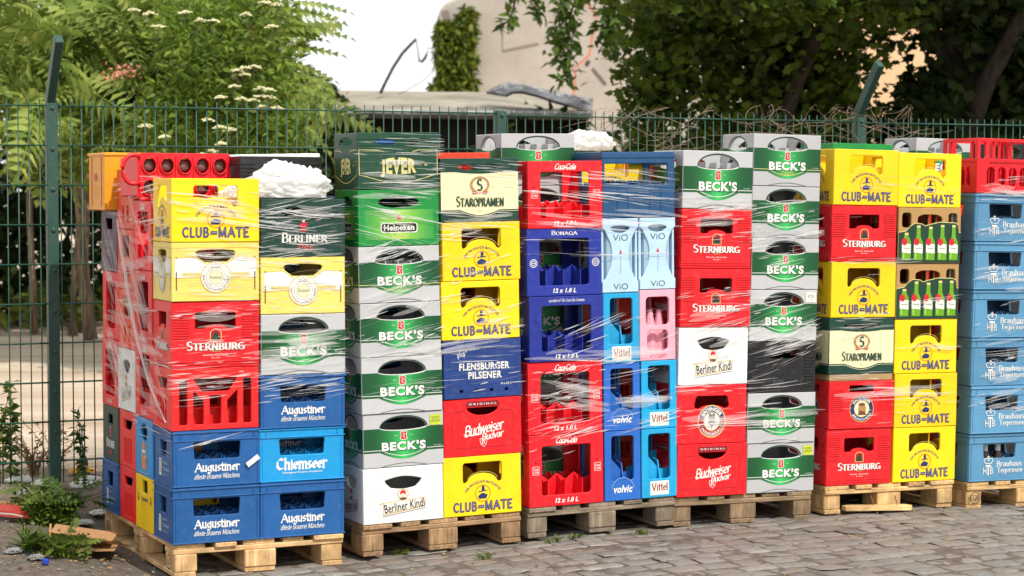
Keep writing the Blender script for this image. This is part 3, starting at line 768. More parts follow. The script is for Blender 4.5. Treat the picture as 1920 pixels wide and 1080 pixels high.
# ---- closed navy crate
NVY = plastic('navy plastic', '1c3f84', gain=.95)
def flens_draw(P, side):
    P.line(I_NAVY, rr(0, .13, .34, .2, .01) + rr(0, .13, .34, .2, .01)[:1], .002)
    P.pen(I_WHITE, 'plop', -.11, .205, .04, .036, rot=12, thick=.13, thin=.1, serif=False); P.line(I_WHITE, [(-.086, .224), (-.083, .214)], .004)
    P.text(I_WHITE, 'FLENSBURGER', .008, .148, .258, .034, bold=.03); P.text(I_WHITE, 'PILSENER', .01, .107, .172, .034, bold=.03)
    P.text(I_WHITE, '14 x 0,5 L', .118, .062, .055, .012, bold=.02)
    P.ring(NVY, -.01, .13, .085, .085, .003)
make_kind('flens', 'bottle_crate', 'crate', .272, NVY, lambda: [rr(u, .034, .016, .014, .002) for u in (-.11, -.033, .044, .121)], flens_draw, grid=None)

# ---- open-framed soft drink crates
def frame_win(): return [rr(-.0, .162, .262, .222, .012)]
def frame_side(): return [rr(0, .162, .17, .222, .01)]
def cc_draw(P, side, words='Coca-Cola', italic=True, low='12 x 1.0 L', badge='sq'):
    if words == 'Coca-Cola':
        P.pen(I_WHITE, 'Coca', -.028, .297, .054, .03, shear=.3, thick=.2, thin=.09, ang=30, serif=False, gap=-.02); P.pen(I_WHITE, 'Cola', .03, .297, .054, .03, shear=.3, thick=.2, thin=.09, ang=30, serif=False, gap=-.02)
        P.line(I_WHITE, [(-.052, .289), (-.03, .284), (0, .293), (.03, .288)], .0035)
    elif words == 'BONAQA': P.pen(I_WHITE, 'BONAQA', 0, .3, .14, .023, thick=.15, thin=.06)
    elif words: P.pen(I_WHITE, 'a product of The Coca-Cola Company', .0, .298, .19, .019, shear=.25, thick=.14, thin=.08, ang=25, serif=False, gap=.02)
    if low: P.text(I_WHITE, low, 0, .026, .122, .022, bold=.045, shear=.22)
    if side: return
    for u in (-.165, .165):
        if badge == 'sq':
            P.line(I_WHITE, rr(u, .166, .034, .036, .001) + rr(u, .166, .034, .036, .001)[:1], .0018); P.pen(I_WHITE, 'Coca', u, .173, .026, .011, shear=.2, thick=.2, thin=.12, ang=25, serif=False); P.pen(I_WHITE, 'Cola', u, .16, .026, .011, shear=.2, thick=.2, thin=.12, ang=25, serif=False)
        elif badge == 'o':
            P.ring(I_WHITE, u, .158, .02, .02, .0035); P.ring(I_WHITE, u, .158, .012, .012, .003); P.line(I_WHITE, [(u - .01, .158), (u + .01, .158)], .003)
        P.poly(I_BLACK, ell(u, .2, .004, .004, n=8))
CCR = plastic('signal red plastic', 'e21222', gain=1.0); NB = plastic('royal blue plastic', '1d2f94', gain=.95); DB = plastic('petrol blue plastic', '1c4f7c', gain=.95)
make_kind('cc', 'bottle_crate', 'crate', .325, CCR, frame_win, cc_draw, side_holes=frame_side, grid=(4, 3, .105, .03), t=.014)
make_kind('bon', 'bottle_crate', 'crate', .32, NB, frame_win, lambda P, s: cc_draw(P, s, 'BONAQA', badge='o'), side_holes=frame_side, grid=(4, 3, .115, .03), t=.014)
make_kind('ccb', 'bottle_crate', 'crate', .32, NB, frame_win, lambda P, s: cc_draw(P, s, 'p', badge=None), side_holes=frame_side, grid=(4, 3, .115, .03), t=.014)
make_kind('open', 'bottle_crate', 'crate', .32, DB, lambda: [soft([(-.185, .264), (.16, .264), (.16, .16), (-.185, .16)], .008)], lambda P, s: None,
          side_holes=lambda: [rr(0, .205, .18, .1, .008)], grid=(6, 4, .17, .012), lips=((.29, .02, .004),), vribs=((.12, .02, .15, .004, .003), (.06, .02, .15, .004, .003)))

# ---- half-width water crates
def half_win(): return [rr(0, .195, .122, .212, .014)]
def half_side(): return [rr(0, .2, .18, .2, .014)]
CYN = plastic('cyan plastic', '18a6dc', gain=.95); VBL = plastic('medium blue plastic', '2265bd', gain=.95); PNK = plastic('pink plastic', 'f3a6b8', gain=.95); SKY = plastic('light blue plastic', 'b4d3ec', gain=.95)
def hump(mat):
    mb = MB()
    panel(mb, lambda u, z, q: (u, -.09 + q, z), [(-.086, .012), (.086, .012), (.086, .13), (.03, .125), (0, .16), (-.03, .19), (-.06, .2), (-.086, .2)], [], .006, mat, .001)
    panel(mb, lambda u, z, q: (u, .03 + q, z), [(-.086, .012), (.086, .012), (.086, .2), (.05, .2), (.02, .14), (-.086, .13)], [], .006, mat, .001)
    panel(mb, lambda u, z, q: (.02 + q, u, z), [(-.135, .012), (.135, .012), (.135, .2), (-.09, .17)], [], .006, mat, .001)
    return mb
def vittel_draw(P, side):
    if side: return
    P.poly(I_PAPER, rr(0, .046, .104, .066, .002)); P.pen(I_DRED, 'Vittel', 0, .05, .092, .036, thick=.19, thin=.07)
make_kind('vittel', 'bottle_crate', 'crate', .325, CYN, half_win, vittel_draw, w=.2, side_holes=half_side, grid=None, recess=hump)
def volvic_win(): return [rr(0, .2, .122, .21, .014)]
def volvic_draw(P, side):
    if side: return
    P.poly(VBL, ell(0, .045, .062, .062, 0, 180, 18)); P.line(I_BLUELINE, ell(0, .047, .062, .062, 10, 170, 18), .002)
    P.text(I_WHITE, 'volvic', 0, .055, .104, .036, bold=.035, shear=.22)
make_kind('volvic', 'bottle_crate', 'crate', .33, VBL, volvic_win, volvic_draw, w=.2, side_holes=half_side, grid=None, recess=hump)
def evian_win(): return [rr(0, .238, .13, .135, .02), rr(0, .096, .116, .1, .02)]
def evian_draw(P, side):
    if side: return
    P.text(I_PINKRED, 'evian', 0, .025, .086, .024)
def bottles_pink(mat):
    mb = MB()
    for u in (-.05, 0, .05):
        mb.lathe([(.03, .014), (.032, .03), (.032, .13), (.02, .19), (.012, .24)], mat, (u, -.07, 0), 10)
    return mb
make_kind('evian', 'bottle_crate', 'crate', .34, PNK, evian_win, evian_draw, w=.2, side_holes=half_side, grid=None, recess=bottles_pink)
def vio_out():
    L_ = [(-.0985, .002), (-.0985, .052), (-.08, .068)] + [(-.046 - .034 * (1 - math.sin(math.pi * i / 12)) ** 1.3, .075 + .21 * i / 12) for i in range(1, 12)] + [(-.08, .292), (-.0985, .31), (-.0985, .353)]
    return [(-u, z) for u, z in L_] + L_[::-1]
def vio_draw(P, side):
    if side: return
    P.text(I_DGREY, 'ViO', 0, .262, .082, .03); P.text(I_DGREY, 'ViO', 0, .03, .08, .029)
    P.poly(I_RED, [(-.009, .186), (.009, .186), (0, .206)]); P.text(I_GREY, 'Mineralwasser', 0, .135, .085, .006, rot=90)
def vio_well(mat):
    mb = MB(); m2 = plastic('grey blue plastic', '9fbcd2', gain=.95)
    panel(mb, lambda u, z, q: (u, -.118 + q, z), [(-.083, .013), (.083, .013), (.083, .33), (-.083, .33)], [], .008, m2, .002)
    for u in (-.055, .055): mb.tube([(u, -.122, .02), (u, -.122, .3)], .02, m2, 8)
    return mb
make_kind('vio', 'bottle_crate', 'crate', .355, SKY, lambda: [[(u, z) for u, z in ell(0, .308, .052, .024, 180, 360, 10)[:-1] + ell(0, .308, .052, .012, 0, 180, 10)[:-1]]], vio_draw, w=.2,
          side_holes=lambda: [rr(0, .18, .2, .2, .03)], grid=None, recess=vio_well, outline=vio_out())

# ---- black crate, bottle-picture crate, slotted crate, small-window crate and others
BLK = plastic('black plastic', '1b1b1e', gain=.9)
def blk_draw(P, side):
    P.pen(I_DGREY, 'R|R', -.02, .05, .06, .034, thick=.16, thin=.07, serif=False); P.text(I_DGREY, '24 x 0,33 L', .148, .226, .05, .007)
make_kind('black', 'bottle_crate', 'crate', .257, BLK, lambda: [soft([(-.08, .2), (-.07, .218), (.07, .218), (.11, .2), (.1, .17), (-.07, .17)], .01)], blk_draw, hribs=[(u0, u1, .03 + .016 * i, .036 + .016 * i) for i in range(13) for u0, u1 in ((-.19, -.13), (.13, .19))], grid=(6, 4, .12, .01))
TAN = plastic('tan plastic', 'b08a55', gain=.95)
def pil_holes(): return [rr(-.147, .222, .058, .076, .016), soft([(-.078, .184), (.078, .184), (.078, .24), (.04, .252), (-.04, .252), (-.078, .24)], .014), rr(.147, .222, .056, .076, .016)]
def pil_draw(P, side):
    wave = [(-.197, .158), (-.15, .165), (-.125, .19), (-.095, .206), (-.05, .202), (-.03, .192), (.0, .2), (.06, .212), (.16, .21), (.18, .2), (.186, .162), (.197, .158)]
    P.poly(I_PALEGOLD, [(u, z + .004) for u, z in wave] + [(.197, .006), (-.197, .006)])
    P.poly(ink('bottle panel ink', '143f2c'), wave + [(.197, .004), (-.197, .004)])
    for u, zt in ((-.148, .158), (-.073, .196), (.003, .19), (.078, .2), (.15, .2)):
        P.poly(I_BOTTLE, [(u - .028, .018), (u + .028, .018), (u + .028, .11), (u + .013, .14), (u + .011, zt), (u - .011, zt), (u - .013, .14), (u - .028, .11)])
        P.poly(ink('bottle shine ink', 'a8d65a'), [(u - .02, .025), (u - .012, .025), (u - .012, .1), (u - .02, .1)])
        P.poly(I_PAPER, [(u - .028, .058), (u + .028, .052), (u + .028, .098), (u - .028, .108)]); P.poly(I_RED, ell(u - .012, .112, .018, .019, n=16))
        P.line(I_GREY, [(u - .018, .08), (u + .022, .076)], .004); P.poly(I_PALEGOLD, [(u - .0115, zt - .012), (u + .0115, zt - .012), (u + .0115, zt), (u - .0115, zt)])
make_kind('pil', 'bottle_crate', 'crate', .288, TAN, pil_holes, pil_draw, grid=(5, 4, .12, .01))
def slr_holes():
    return [rr(-.162, .225, .032, .09, .01), soft([(-.118, .182), (-.118, .27), (.118, .27), (.118, .182)], .01), rr(.162, .225, .032, .09, .01)] + [rr(u, .087, .05, .1, .024) for u in (-.108, -.036, .036, .108)]
def slr_grid(mat):
    mb = MB()
    for u in (-.08, -.04, .04): mb.box((u - .006, -.13, .012), (u + .006, -.118, .28), mat, .002)
    return mb
make_kind('slots', 'bottle_crate', 'crate', .29, CCR, slr_holes, lambda P, s: None, grid=(5, 4, .17, .0), recess=slr_grid, hribs=[(-.12, .19, .16 + .006 * i, .163 + .006 * i) for i in range(2)])
def syel_side(): return [rr(0, .2, .088, .06, .004)]
def syel_sdraw(P, side):
    P.text(I_NAVY, 'CLUB-MATE', 0, .142, .15, .018, bold=.03)
    for u in (-.14, .14): hat_emblem(P, u, .145, .022)
    for u in (-.045, .03): P.line(I_GOLD, rr(u, .075, .058, .1, .026) + rr(u, .075, .058, .1, .026)[:1], .003)
make_kind('syel', 'bottle_crate', 'crate', .25, YEL, lambda: [cm_window(z0=.13, z1=.21)], lambda P, s: None, side_holes=syel_side, side_draw=syel_sdraw, grid=(5, 4, .1, .0))
SPZ = plastic('azure plastic', '1f8fd4', gain=.95)
def spz_draw(P, side):
    P.line(I_BLUELINE, rr(0, .1, .3, .17, .06) + rr(0, .1, .3, .17, .06)[:1], .004)
    P.poly(I_ORANGE, rr(0, .06, .095, .06, .02)); P.poly(I_ORANGE, ell(0, .135, .036, .022, n=18)); P.poly(I_PAPER, rr(0, .1, .1, .036, .008)); P.poly(I_ORANGE, ell(0, .075, .04, .02, n=18))
    P.text(I_BLACK, 'Spezi', 0, .1, .09, .028, bold=.02, rot=4)
make_kind('spz', 'bottle_crate', 'crate', .266, SPZ, lambda: [ell(0, .205, .1, .034)], spz_draw, side_holes=lambda: [ell(0, .2, .055, .04)], grid=(4, 3, .1, .0))
PLM = plastic('plum plastic', '4f2048', gain=.9)
def plm_draw(P, side):
    P.text(I_GREY, 'WEISSBIER', 0, .13, .24, .03, bold=.02); P.text(I_GREY, 'HELL', 0, .085, .17, .03, bold=.02)
make_kind('plum', 'bottle_crate', 'crate', .28, PLM, lambda: [rr(0, .22, .18, .05, .01)], plm_draw, grid=(5, 4, .1, .0))
ORG = plastic('orange plastic', 'f5a21c', gain=.95)
def org_draw(P, side):
    P.poly(I_RED, ell(-.02, .155, .05, .02, n=14)); P.ring(I_ORANGE, 0, .085, .05, .03, .006)
make_kind('org', 'bottle_crate', 'crate', .27, ORG, lambda: [rr(0, .222, .2, .03, .008)], org_draw, side_holes=lambda: [], lips=((.255, .012, .006), (.004, .008, .004)), vribs=((.12, .02, .25, .006, .004),), grid=(5, 4, .1, .0))
make_kind('red_plain', 'bottle_crate', 'crate', .28, plastic('brick red plastic', 'e0401f', gain=.98), lambda: [rr(0, .2, .2, .08, .014)], lambda P, s: None,
          side_holes=lambda: [rr(0, .2, .12, .1, .014), rr(-.04, .07, .03, .08, .01), rr(.04, .07, .03, .08, .01)], grid=(5, 4, .1, .012))
make_kind('green_plain', 'bottle_crate', 'crate', .27, BRG, lambda: [rr(0, .21, .2, .05, .014)], lambda P, s: None, grid=(5, 4, .1, .012))
# red carrier lying on its side, the round bottle openings facing out
def rings_mesh():
    mb = MB(); m = CCR; w, h, d = .44, .215, .3
    holes = []
    for j in range(2):
        for i in range(5):
            holes.append(ell((i - 2) * .083, .058 + j * .1, .03, .034, n=16))
    panel(mb, lambda u, z, q: (u, -d / 2 + q, z), rr(0, h / 2, w, h, .02), holes, .012, m, .003)
    for hl in holes:
        k = len(hl); cx = sum(p[0] for p in hl) / k; cz = sum(p[1] for p in hl) / k
        rg = [(cx + (u - cx) * 1.2, cz + (z - cz) * 1.2) for u, z in hl]
        panel(mb, lambda u, z, q: (u, -d / 2 - .012 + q, z), rg, [hl], .0115, m, .002)
    mb.box((-w / 2 + .02, d / 2 - .01, .02), (w / 2 - .02, d / 2 - .002, h - .022), m)
    for i in range(6): mb.box(((i - 2.5) * .083 - .002, -d / 2 - .008, .014), ((i - 2.5) * .083 + .002, -d / 2 - .0008, h - .014), m)
    for zz in (.006, h - .02): mb.box((-w / 2 + .02, -d / 2 + .0125, zz), (w / 2 - .02, d / 2, zz + .012), m, .003)
    for sg in (-1, 1): mb.box((sg * (w / 2 - .008) - .006, -d / 2 + .0125, .02), (sg * (w / 2 - .008) + .006, d / 2, h - .02), m, .003)
    b = MB(); gm = plastic('dark bottle plastic', '8d6f6c', rough=.2)
    for hl in holes:
        k = len(hl); cx = sum(p[0] for p in hl) / k; cz = sum(p[1] for p in hl) / k
        b.lathe([(.026, 0), (.027, .02), (.027, .2)], gm, (cx, -d / 2 + .014, cz), 12, 'y')
    hd = MB()
    hd.tube([(-w / 2 + .012, -d / 2 - .004, .2)] + [(-w / 2 - .02 - .05 * math.sin(R(a)), -d / 2 + .0, .14 + .066 * math.cos(R(a))) for a in range(0, 181, 20)] + [(-w / 2 + .012, -d / 2 - .004, .08)], .011, m, 6)
    return mb.mesh('shell', fix=False), b.mesh('bottle', smooth=True), hd.mesh('handle', smooth=True)
k = Kind(); k.name = 'bottle_crate'; k.cat = 'crate'; k.h = .215; k.w = .44; k.d = .3
_r = rings_mesh(); k.parts = [('shell', _r[0]), ('bottle_bottoms', _r[1]), ('handle', _r[2])]; KINDS_OF['rings'] = k
# ------------------------------------------------------------------ the row: local frame t along the fronts, d away from the camera
ROW = Vector((-1.482, 8.9, 0)); YAW = R(25.5)
ET = Vector((math.cos(YAW), math.sin(YAW), 0)); ED = Vector((-math.sin(YAW), math.cos(YAW), 0))
def td(p):
    q = Vector((p[0], p[1], 0)) - ROW
    return q.dot(ET), q.dot(ED)
def row_pt(t, d, z=0): return ROW + ET * t + ED * d + Vector((0, 0, z))
_kn = [(-9, -.05), (0, -.048), (.8, -.04), (1.3, -.024), (2.1, 0), (3.9, 0), (4.7, -.034), (9, -.04)]
def g_row(t):
    for (a, x), (b, y) in zip(_kn, _kn[1:]):
        if t <= b: return x + (y - x) * max(0, (t - a) / (b - a))
    return _kn[-1][1]
FENCE_D = 1.7
def sstep(a, b, x): x = min(1, max(0, (x - a) / (b - a))); return x * x * (3 - 2 * x)
def gz(x, y):
    t, d = td((x, y))
    base = g_row(t)
    bank = sstep(-.1, .5, -t) * sstep(-.2, 1.2, d) + sstep(1.15, 1.7, d)
    return base + (.13 - base) * min(1, bank)

# per pallet: t of the crates' corner, tilt along the row, height of the ground under it
PAL = [(0.0, 0.003, -.048), (.899, -.016, -.024), (1.735, -.011, 0), (2.527, .02, 0), (3.41, .016, 0), (4.303, .02, -.034)]
def pal_mat(i):
    t, th, z = PAL[i]
    p = row_pt(t, 0, z)
    return Matrix.Translation(p) @ Matrix.Rotation(YAW, 4, 'Z') @ Matrix.Rotation(th, 4, 'Y')

# ------------------------------------------------------------------ pallets
def wood(name, c1, c2, gain=1.0):
    m, t, N, L, p = base_mat(name)
    tc = N.new('ShaderNodeTexCoord'); ge = N.new('ShaderNodeNewGeometry'); at = N.new('ShaderNodeAttribute'); at.attribute_name = 'grain'
    ad = N.new('ShaderNodeVectorMath'); ad.operation = 'ADD'
    sc = N.new('ShaderNodeVectorMath'); sc.operation = 'SCALE'; sc.inputs[0].default_value = (9, 5, 7); L.new(ge.outputs['Random Per Island'], sc.inputs['Scale'])
    L.new(at.outputs['Vector'], ad.inputs[0]); L.new(sc.outputs['Vector'], ad.inputs[1])
    n = N.new('ShaderNodeTexNoise'); n.inputs['Scale'].default_value = 1.0; n.inputs['Detail'].default_value = 7; n.inputs['Roughness'].default_value = .68
    L.new(ad.outputs['Vector'], n.inputs['Vector'])
    n2 = N.new('ShaderNodeTexNoise'); n2.inputs['Scale'].default_value = 9; n2.inputs['Detail'].default_value = 6; L.new(tc.outputs['Object'], n2.inputs['Vector'])
    r = N.new('ShaderNodeValToRGB'); r.color_ramp.elements[0].position = .33; r.color_ramp.elements[1].position = .66
    r.color_ramp.elements[0].color = (*[x * gain for x in lin(c1)], 1); r.color_ramp.elements[1].color = (*[x * gain for x in lin(c2)], 1)
    L.new(n.outputs['Fac'], r.inputs['Fac'])
    ml = N.new('ShaderNodeMapRange'); ml.inputs['To Min'].default_value = .68; ml.inputs['To Max'].default_value = 1.2; L.new(ge.outputs['Random Per Island'], ml.inputs['Value'])
    m2 = N.new('ShaderNodeMapRange'); m2.inputs['From Min'].default_value = .3; m2.inputs['From Max'].default_value = .65; m2.inputs['To Min'].default_value = .5; m2.inputs['To Max'].default_value = 1.05; L.new(n2.outputs['Fac'], m2.inputs['Value'])
    mm = N.new('ShaderNodeMath'); mm.operation = 'MULTIPLY'; L.new(ml.outputs['Result'], mm.inputs[0]); L.new(m2.outputs['Result'], mm.inputs[1])
    vs = N.new('ShaderNodeVectorMath'); vs.operation = 'SCALE'; L.new(r.outputs['Color'], vs.inputs[0]); L.new(mm.outputs[0], vs.inputs['Scale'])
    L.new(vs.outputs['Vector'], p.inputs['Base Color']); p.inputs['Roughness'].default_value = .82
    b = N.new('ShaderNodeBump'); b.inputs['Strength'].default_value = .5; b.inputs['Distance'].default_value = .004; L.new(n.outputs['Fac'], b.inputs['Height']); L.new(b.outputs['Normal'], p.inputs['Normal'])
    return m
def grain_attr(me, axis):
    """stretch the grain along the board"""
    co = np.empty(len(me.vertices) * 3, dtype=np.float32); me.vertices.foreach_get('co', co); co = co.reshape(-1, 3)
    s = np.array([60., 60., 60.]); s[axis] = 5
    at = me.attributes.new('grain', 'FLOAT_VECTOR', 'POINT'); at.data.foreach_set('vector', (co * s).astype(np.float32).ravel())
    return me
WOODS = [wood('fresh pine', 'b98a58', 'e8c592', 1.05), wood('brown worn pine', '7a583a', 'bd9a72', 1.0), wood('grey weathered pine', '6f6252', 'a3927c', .95),
         wood('brown grey pine', '70593f', 'aa9070', .92), wood('yellow pine', 'ae8450', 'e6c48c', 1.05), wood('yellow pine with knots', 'ae8452', 'e4c088', 1.05)]
I_STAMP = ink('burnt stamp', '3a2a1c', rough=.8)
PAL_TXT = ['fresh yellow wooden pallet under the crates nearest the weeds', 'worn brown wooden pallet under a white bottom crate', 'grey weathered wooden pallet under the water crates',
           'grey brown wooden pallet under a red script-lettered crate', 'yellow wooden pallet with the broken slat lying in front', 'yellow wooden pallet under the pale blue crates']
def make_pallet(i):
    rnd = random.Random(40 + i); m = WOODS[i]
    root = empty('wooden_pallet'); root.matrix_world = pal_mat(i)
    tag(root, PAL_TXT[i], 'pallet', 'wooden pallets in a row on the cobbles')
    x_in = [.014, .0, .0, .0, .0, .0][i]
    X0, X1, Y0, Y1 = x_in - .004, .8 - .004, .006, 1.206
    j = lambda a=.003: rnd.uniform(-a, a)
    mb = MB()
    wds = [.145, .1, .145, .1, .145]; gap = (X1 - X0 - sum(wds)) / 4; x = X0
    for w in wds:
        mb.box((x + j(), Y0 + j(.012), .122 + .0005), (x + w + j(), Y1 + j(.01), .1432 + j(.0006)), m, .003); x += w + gap
    o = link('deck', grain_attr(mb.mesh('deck'), 1), root)
    for y in (Y0, (Y0 + Y1) / 2 - .07, Y1 - .145):
        mb = MB(); mb.box((X0 + j(), y + j(.004) + .002, .1), (X1 + j(), y + .143, .1222), m, .003)
        link('crossboard', grain_attr(mb.mesh('crossboard'), 0), root)
    for bi, xc in enumerate((X0, (X0 + X1) / 2 - .0725, X1 - .145)):
        wb = .1 if bi != 1 else .145
        xb = xc if bi != 2 else xc + .045
        mb = MB(); mb.box((xb + .002, Y0 + .004, .0 + (.03 if (i == 4 and bi == 1) else 0)), (xb + wb - .002, Y1 - .004, .0222), m, .003)
        if not (i == 4 and bi == 1): link('runner', grain_attr(mb.mesh('runner'), 1), root)
        for yi, y in enumerate((Y0 + .004, (Y0 + Y1) / 2 - .07, Y1 - .149)):
            mb = MB(); mb.box((xb + j(.004), y + j(.008), .0223), (xb + wb + j(.004), y + .145, .0998), m, .005)
            blk = link('block', grain_attr(mb.mesh('block'), 2), root)
            if (i == 0 and bi == 0) or (i == 5 and bi == 0 and yi == 0):
                P = Print((lambda u, z, q: (xb - .0045 + q, y + .07 - u, z)) if i == 0 else (lambda u, z, q: (xb + .05 + u, y - .0085 + q, z)))
                if yi != 1:
                    P.ring(I_STAMP, 0, .061, .045 if i == 0 else .036, .032, .004); P.text(I_STAMP, 'EUR', 0, .061, .06, .028)
                else:
                    P.line(I_STAMP, [(-.03, .028), (.03, .028), (.03, .095), (-.03, .095), (-.03, .028)], .004); P.line(I_STAMP, [(0, .028), (0, .095)], .003); P.line(I_STAMP, [(-.03, .06), (.03, .06)], .003)
                P.mb.build('burnt_mark', blk, fix=False)
    return root
for i in range(6): make_pallet(i)

# loose broken slat in front of the fifth pallet
mb = MB()
vs = []; pts = [(-.18, -.03), (.17, -.035), (.19, 0), (.165, .045), (-.15, .04), (-.19, .01)]
panel(mb, lambda u, v, q: (u, v, .03 - q), pts, [], .022, WOODS[4], .002)
me = grain_attr(mb.mesh('broken_slat'), 0)
slat = link('broken_slat', me); p = row_pt(3.41 + .3, -.02); slat.location = (p.x, p.y, .002); slat.rotation_euler = (R(-1), R(1), YAW - .25)
tag(slat, 'short splintered board lying before the yellow pallet', 'board')
for u, h in ((-.03, .05), (.1, .05)):
    mb = MB(); mb.tube([(u, .0, .02), (u + .008, .0, .04), (u - .006, .0, .03 + h)], .003, plastic('rusty nail', '8a5a3a', rough=.7), 5); mb.build('nail', slat)

# ------------------------------------------------------------------ crates
ORD = ['bottom', 'second up', 'third up', 'fourth up', 'fifth up', 'sixth up', 'seventh up', 'eighth up']
PHRASE = dict(bkt='grey crate with green band and full dividers', cm='yellow crate with hat emblem', bk='grey crate with green band', bkg='grey-green crate with gold line', bkl='grey-green crate with lime sticker', bki='grey-green crate with white square sticker',
    jever='dark green crate with gold frame', hein='bright green crate with red star', kindl='white crate with slanted ribbon label', stern='ribbed red crate with white capitals',
    erd='red crate with wheat-ear roundel', paul='ribbed red crate with head roundel', bud='red crate with half-moon handle', bars='red crate with upright slots',
    aug='rimmed blue crate with blackletter', chiem='bright cyan-blue rimmed crate', teg='pale blue rimmed crate', berl='dark green crate with white capitals',
    warst='cream crate with round crest', staro='dark green crate with cream label', flens='closed navy crate', cc='red open-framed crate', bon='royal blue crate with round badges',
    ccb='royal blue crate without badges', open='petrol-blue crate with wide opening', vittel='half-width cyan crate', volvic='half-width blue crate', evian='half-width pink crate',
    vio='pale blue hourglass carrier', black='black crate', pil='tan crate with bottle pictures', slots='red crate with round-ended slots', syel='yellow crate with small side window',
    spz='azure crate with orange picture', plum='plum crate with grey lettering', org='orange crate', red_plain='plain brick-red crate', green_plain='plain bright green crate', rings='red carrier on its side, round holes showing')
GROUPS = dict(front='drink crates stacked along the pallet fronts', side='drink crates stacked along the side by the fence', back='drink crates in the rows behind the fronts')
rc = random.Random(5)
def crate(key, pi, x0, y0, z, h, label, group, jit=1.0, parts=True):
    k = KINDS_OF[key]
    root = empty(k.name); tag(root, label, k.cat, group)
    ox, oy, rz = rc.uniform(-.004, .004) * jit, rc.uniform(-.006, .004) * jit, R(rc.uniform(-.5, .5)) * jit
    M = pal_mat(pi) @ Matrix.Translation((x0 + k.w / 2 + ox, y0 + k.d / 2 + oy, z)) @ Matrix.Rotation(rz, 4, 'Z')
    root.matrix_world = M
    root.scale = (1, 1, h / k.h)
    for n, me in k.parts: link(n, me, root)
    return root
def stack(pi, x0, y0, items, where, grp, own=None, jit=1.0):
    z = .144; n = len(items)
    names = [it[0] for it in items]
    for i, (key, h) in enumerate(items):
        ph = PHRASE[key]
        pos = ('top' if i == n - 1 else ORD[i])
        lab = own[i] if own and i in own else (f'{ph}, {pos} {where}' if names.count(key) > 1 else f'{ph} {where}')
        crate(key, pi, x0, y0, z + .0008, h - .0008, lab, GROUPS[grp], jit)
        z += h
    return z
stack(0, 0, 0, [('aug', .25), ('aug', .25), ('bars', .273), ('stern', .292), ('warst', .259), ('cm', .28)], 'in stack fronting the ring-holed carrier', 'front',
      {5: 'yellow hat-emblem crate on a cream crate, fronting the ring-holed carrier', 1: 'blackletter blue crate with a torn tape strip, under the red slotted crate'})
stack(0, .403, 0, [('aug', .25), ('chiem', .24), ('aug', .24), ('bk', .271), ('warst', .255), ('berl', .26)], 'in stack under the white plastic bundle', 'front')
stack(1, 0, 0, [('kindl', .258), ('bkl', .248), ('bk', .26), ('bk', .246), ('bkg', .258), ('hein', .26), ('jever', .258)], 'below the gold-framed dark green crate', 'front',
      {6: 'gold-framed dark green crate with eye-shaped handle, tallest beside the ragged bundle', 0: 'white crate standing on the worn brown pallet'})
stack(1, .403, 0, [('cm', .28), ('bud', .27), ('flens', .275), ('cm', .273), ('cm', .273), ('staro', .297)], 'in stack topped by a cream-labelled crate', 'front', {5: 'dark green crate with cream label, resting on two yellow crates'})
stack(2, 0, 0, [('cc', .345), ('cc', .345), ('ccb', .311), ('bon', .319), ('cc', .321)], 'in stack of open-framed crates', 'front')
stack(2, .403, 0, [('volvic', .34), ('volvic', .325), ('vittel', .34), ('vio', .36)], 'beside the open-framed stack', 'front', jit=.6)
zt = stack(2, .606, 0, [('vittel', .338), ('vittel', .332), ('evian', .345), ('vio', .35)], 'beside the ribbed red crates', 'front', jit=.6)
crate('open', 2, .403, 0, zt + .001, .317, 'petrol-blue wide-open crate lying across both hourglass carriers', GROUPS['front'], .5)
stack(3, 0, 0, [('bud', .26), ('erd', .29), ('kindl', .285), ('stern', .288), ('stern', .293), ('bkt', .285)], 'in stack with the wheat-ear roundel', 'front', {1: 'red crate with wheat-ear roundel, under a white crate'})
stack(3, .403, 0, [('bkl', .25), ('bk', .253), ('black', .258), ('bki', .258), ('bk', .258), ('bk', .258), ('bkg', .26)], 'in stack with one black crate', 'front', {2: 'black crate wrapped between two grey and green crates'})
z5 = stack(4, 0, 0, [('stern', .29), ('paul', .245)], 'in stack with the head roundel', 'front', {1: 'ribbed red crate with round head emblem, under a tan tray', 0: 'ribbed red crate standing on the pallet with the broken slat'})
tr = MB(); tr.box((.006, .004, z5 + .001), (.394, .296, z5 + .0335), plastic('cardboard tray', 'b49566', rough=.75), .002)
tro = tr.build('cardboard_tray'); tro.matrix_world = pal_mat(4); tag(tro, 'flat tan tray between cream-labelled and head-roundel crates', 'tray')
_z = z5 + .035
for key, h, lab in (('staro', .288, 'dark green crate with cream label, lying on a tan tray'), ('cm', .285, 'yellow hat-emblem crate between cream-labelled and ribbed red crates'),
                    ('stern', .288, 'ribbed red crate between two yellow crates'), ('cm', .285, 'yellow hat-emblem crate on top of a ribbed red crate')):
    crate(key, 4, 0, 0, _z, h - .001, lab, GROUPS['front']); _z += h
stack(4, .403, 0, [('cm', .284), ('cm', .28), ('cm', .28), ('pil', .29), ('pil', .29), ('cm', .282)], 'in stack with green bottle pictures', 'front')
stack(5, 0, 0, [('teg', .254)] * 6 + [('slots', .29)], 'under the slotted red crate', 'front', {6: 'slotted red crate on top of the pale blue stack'})
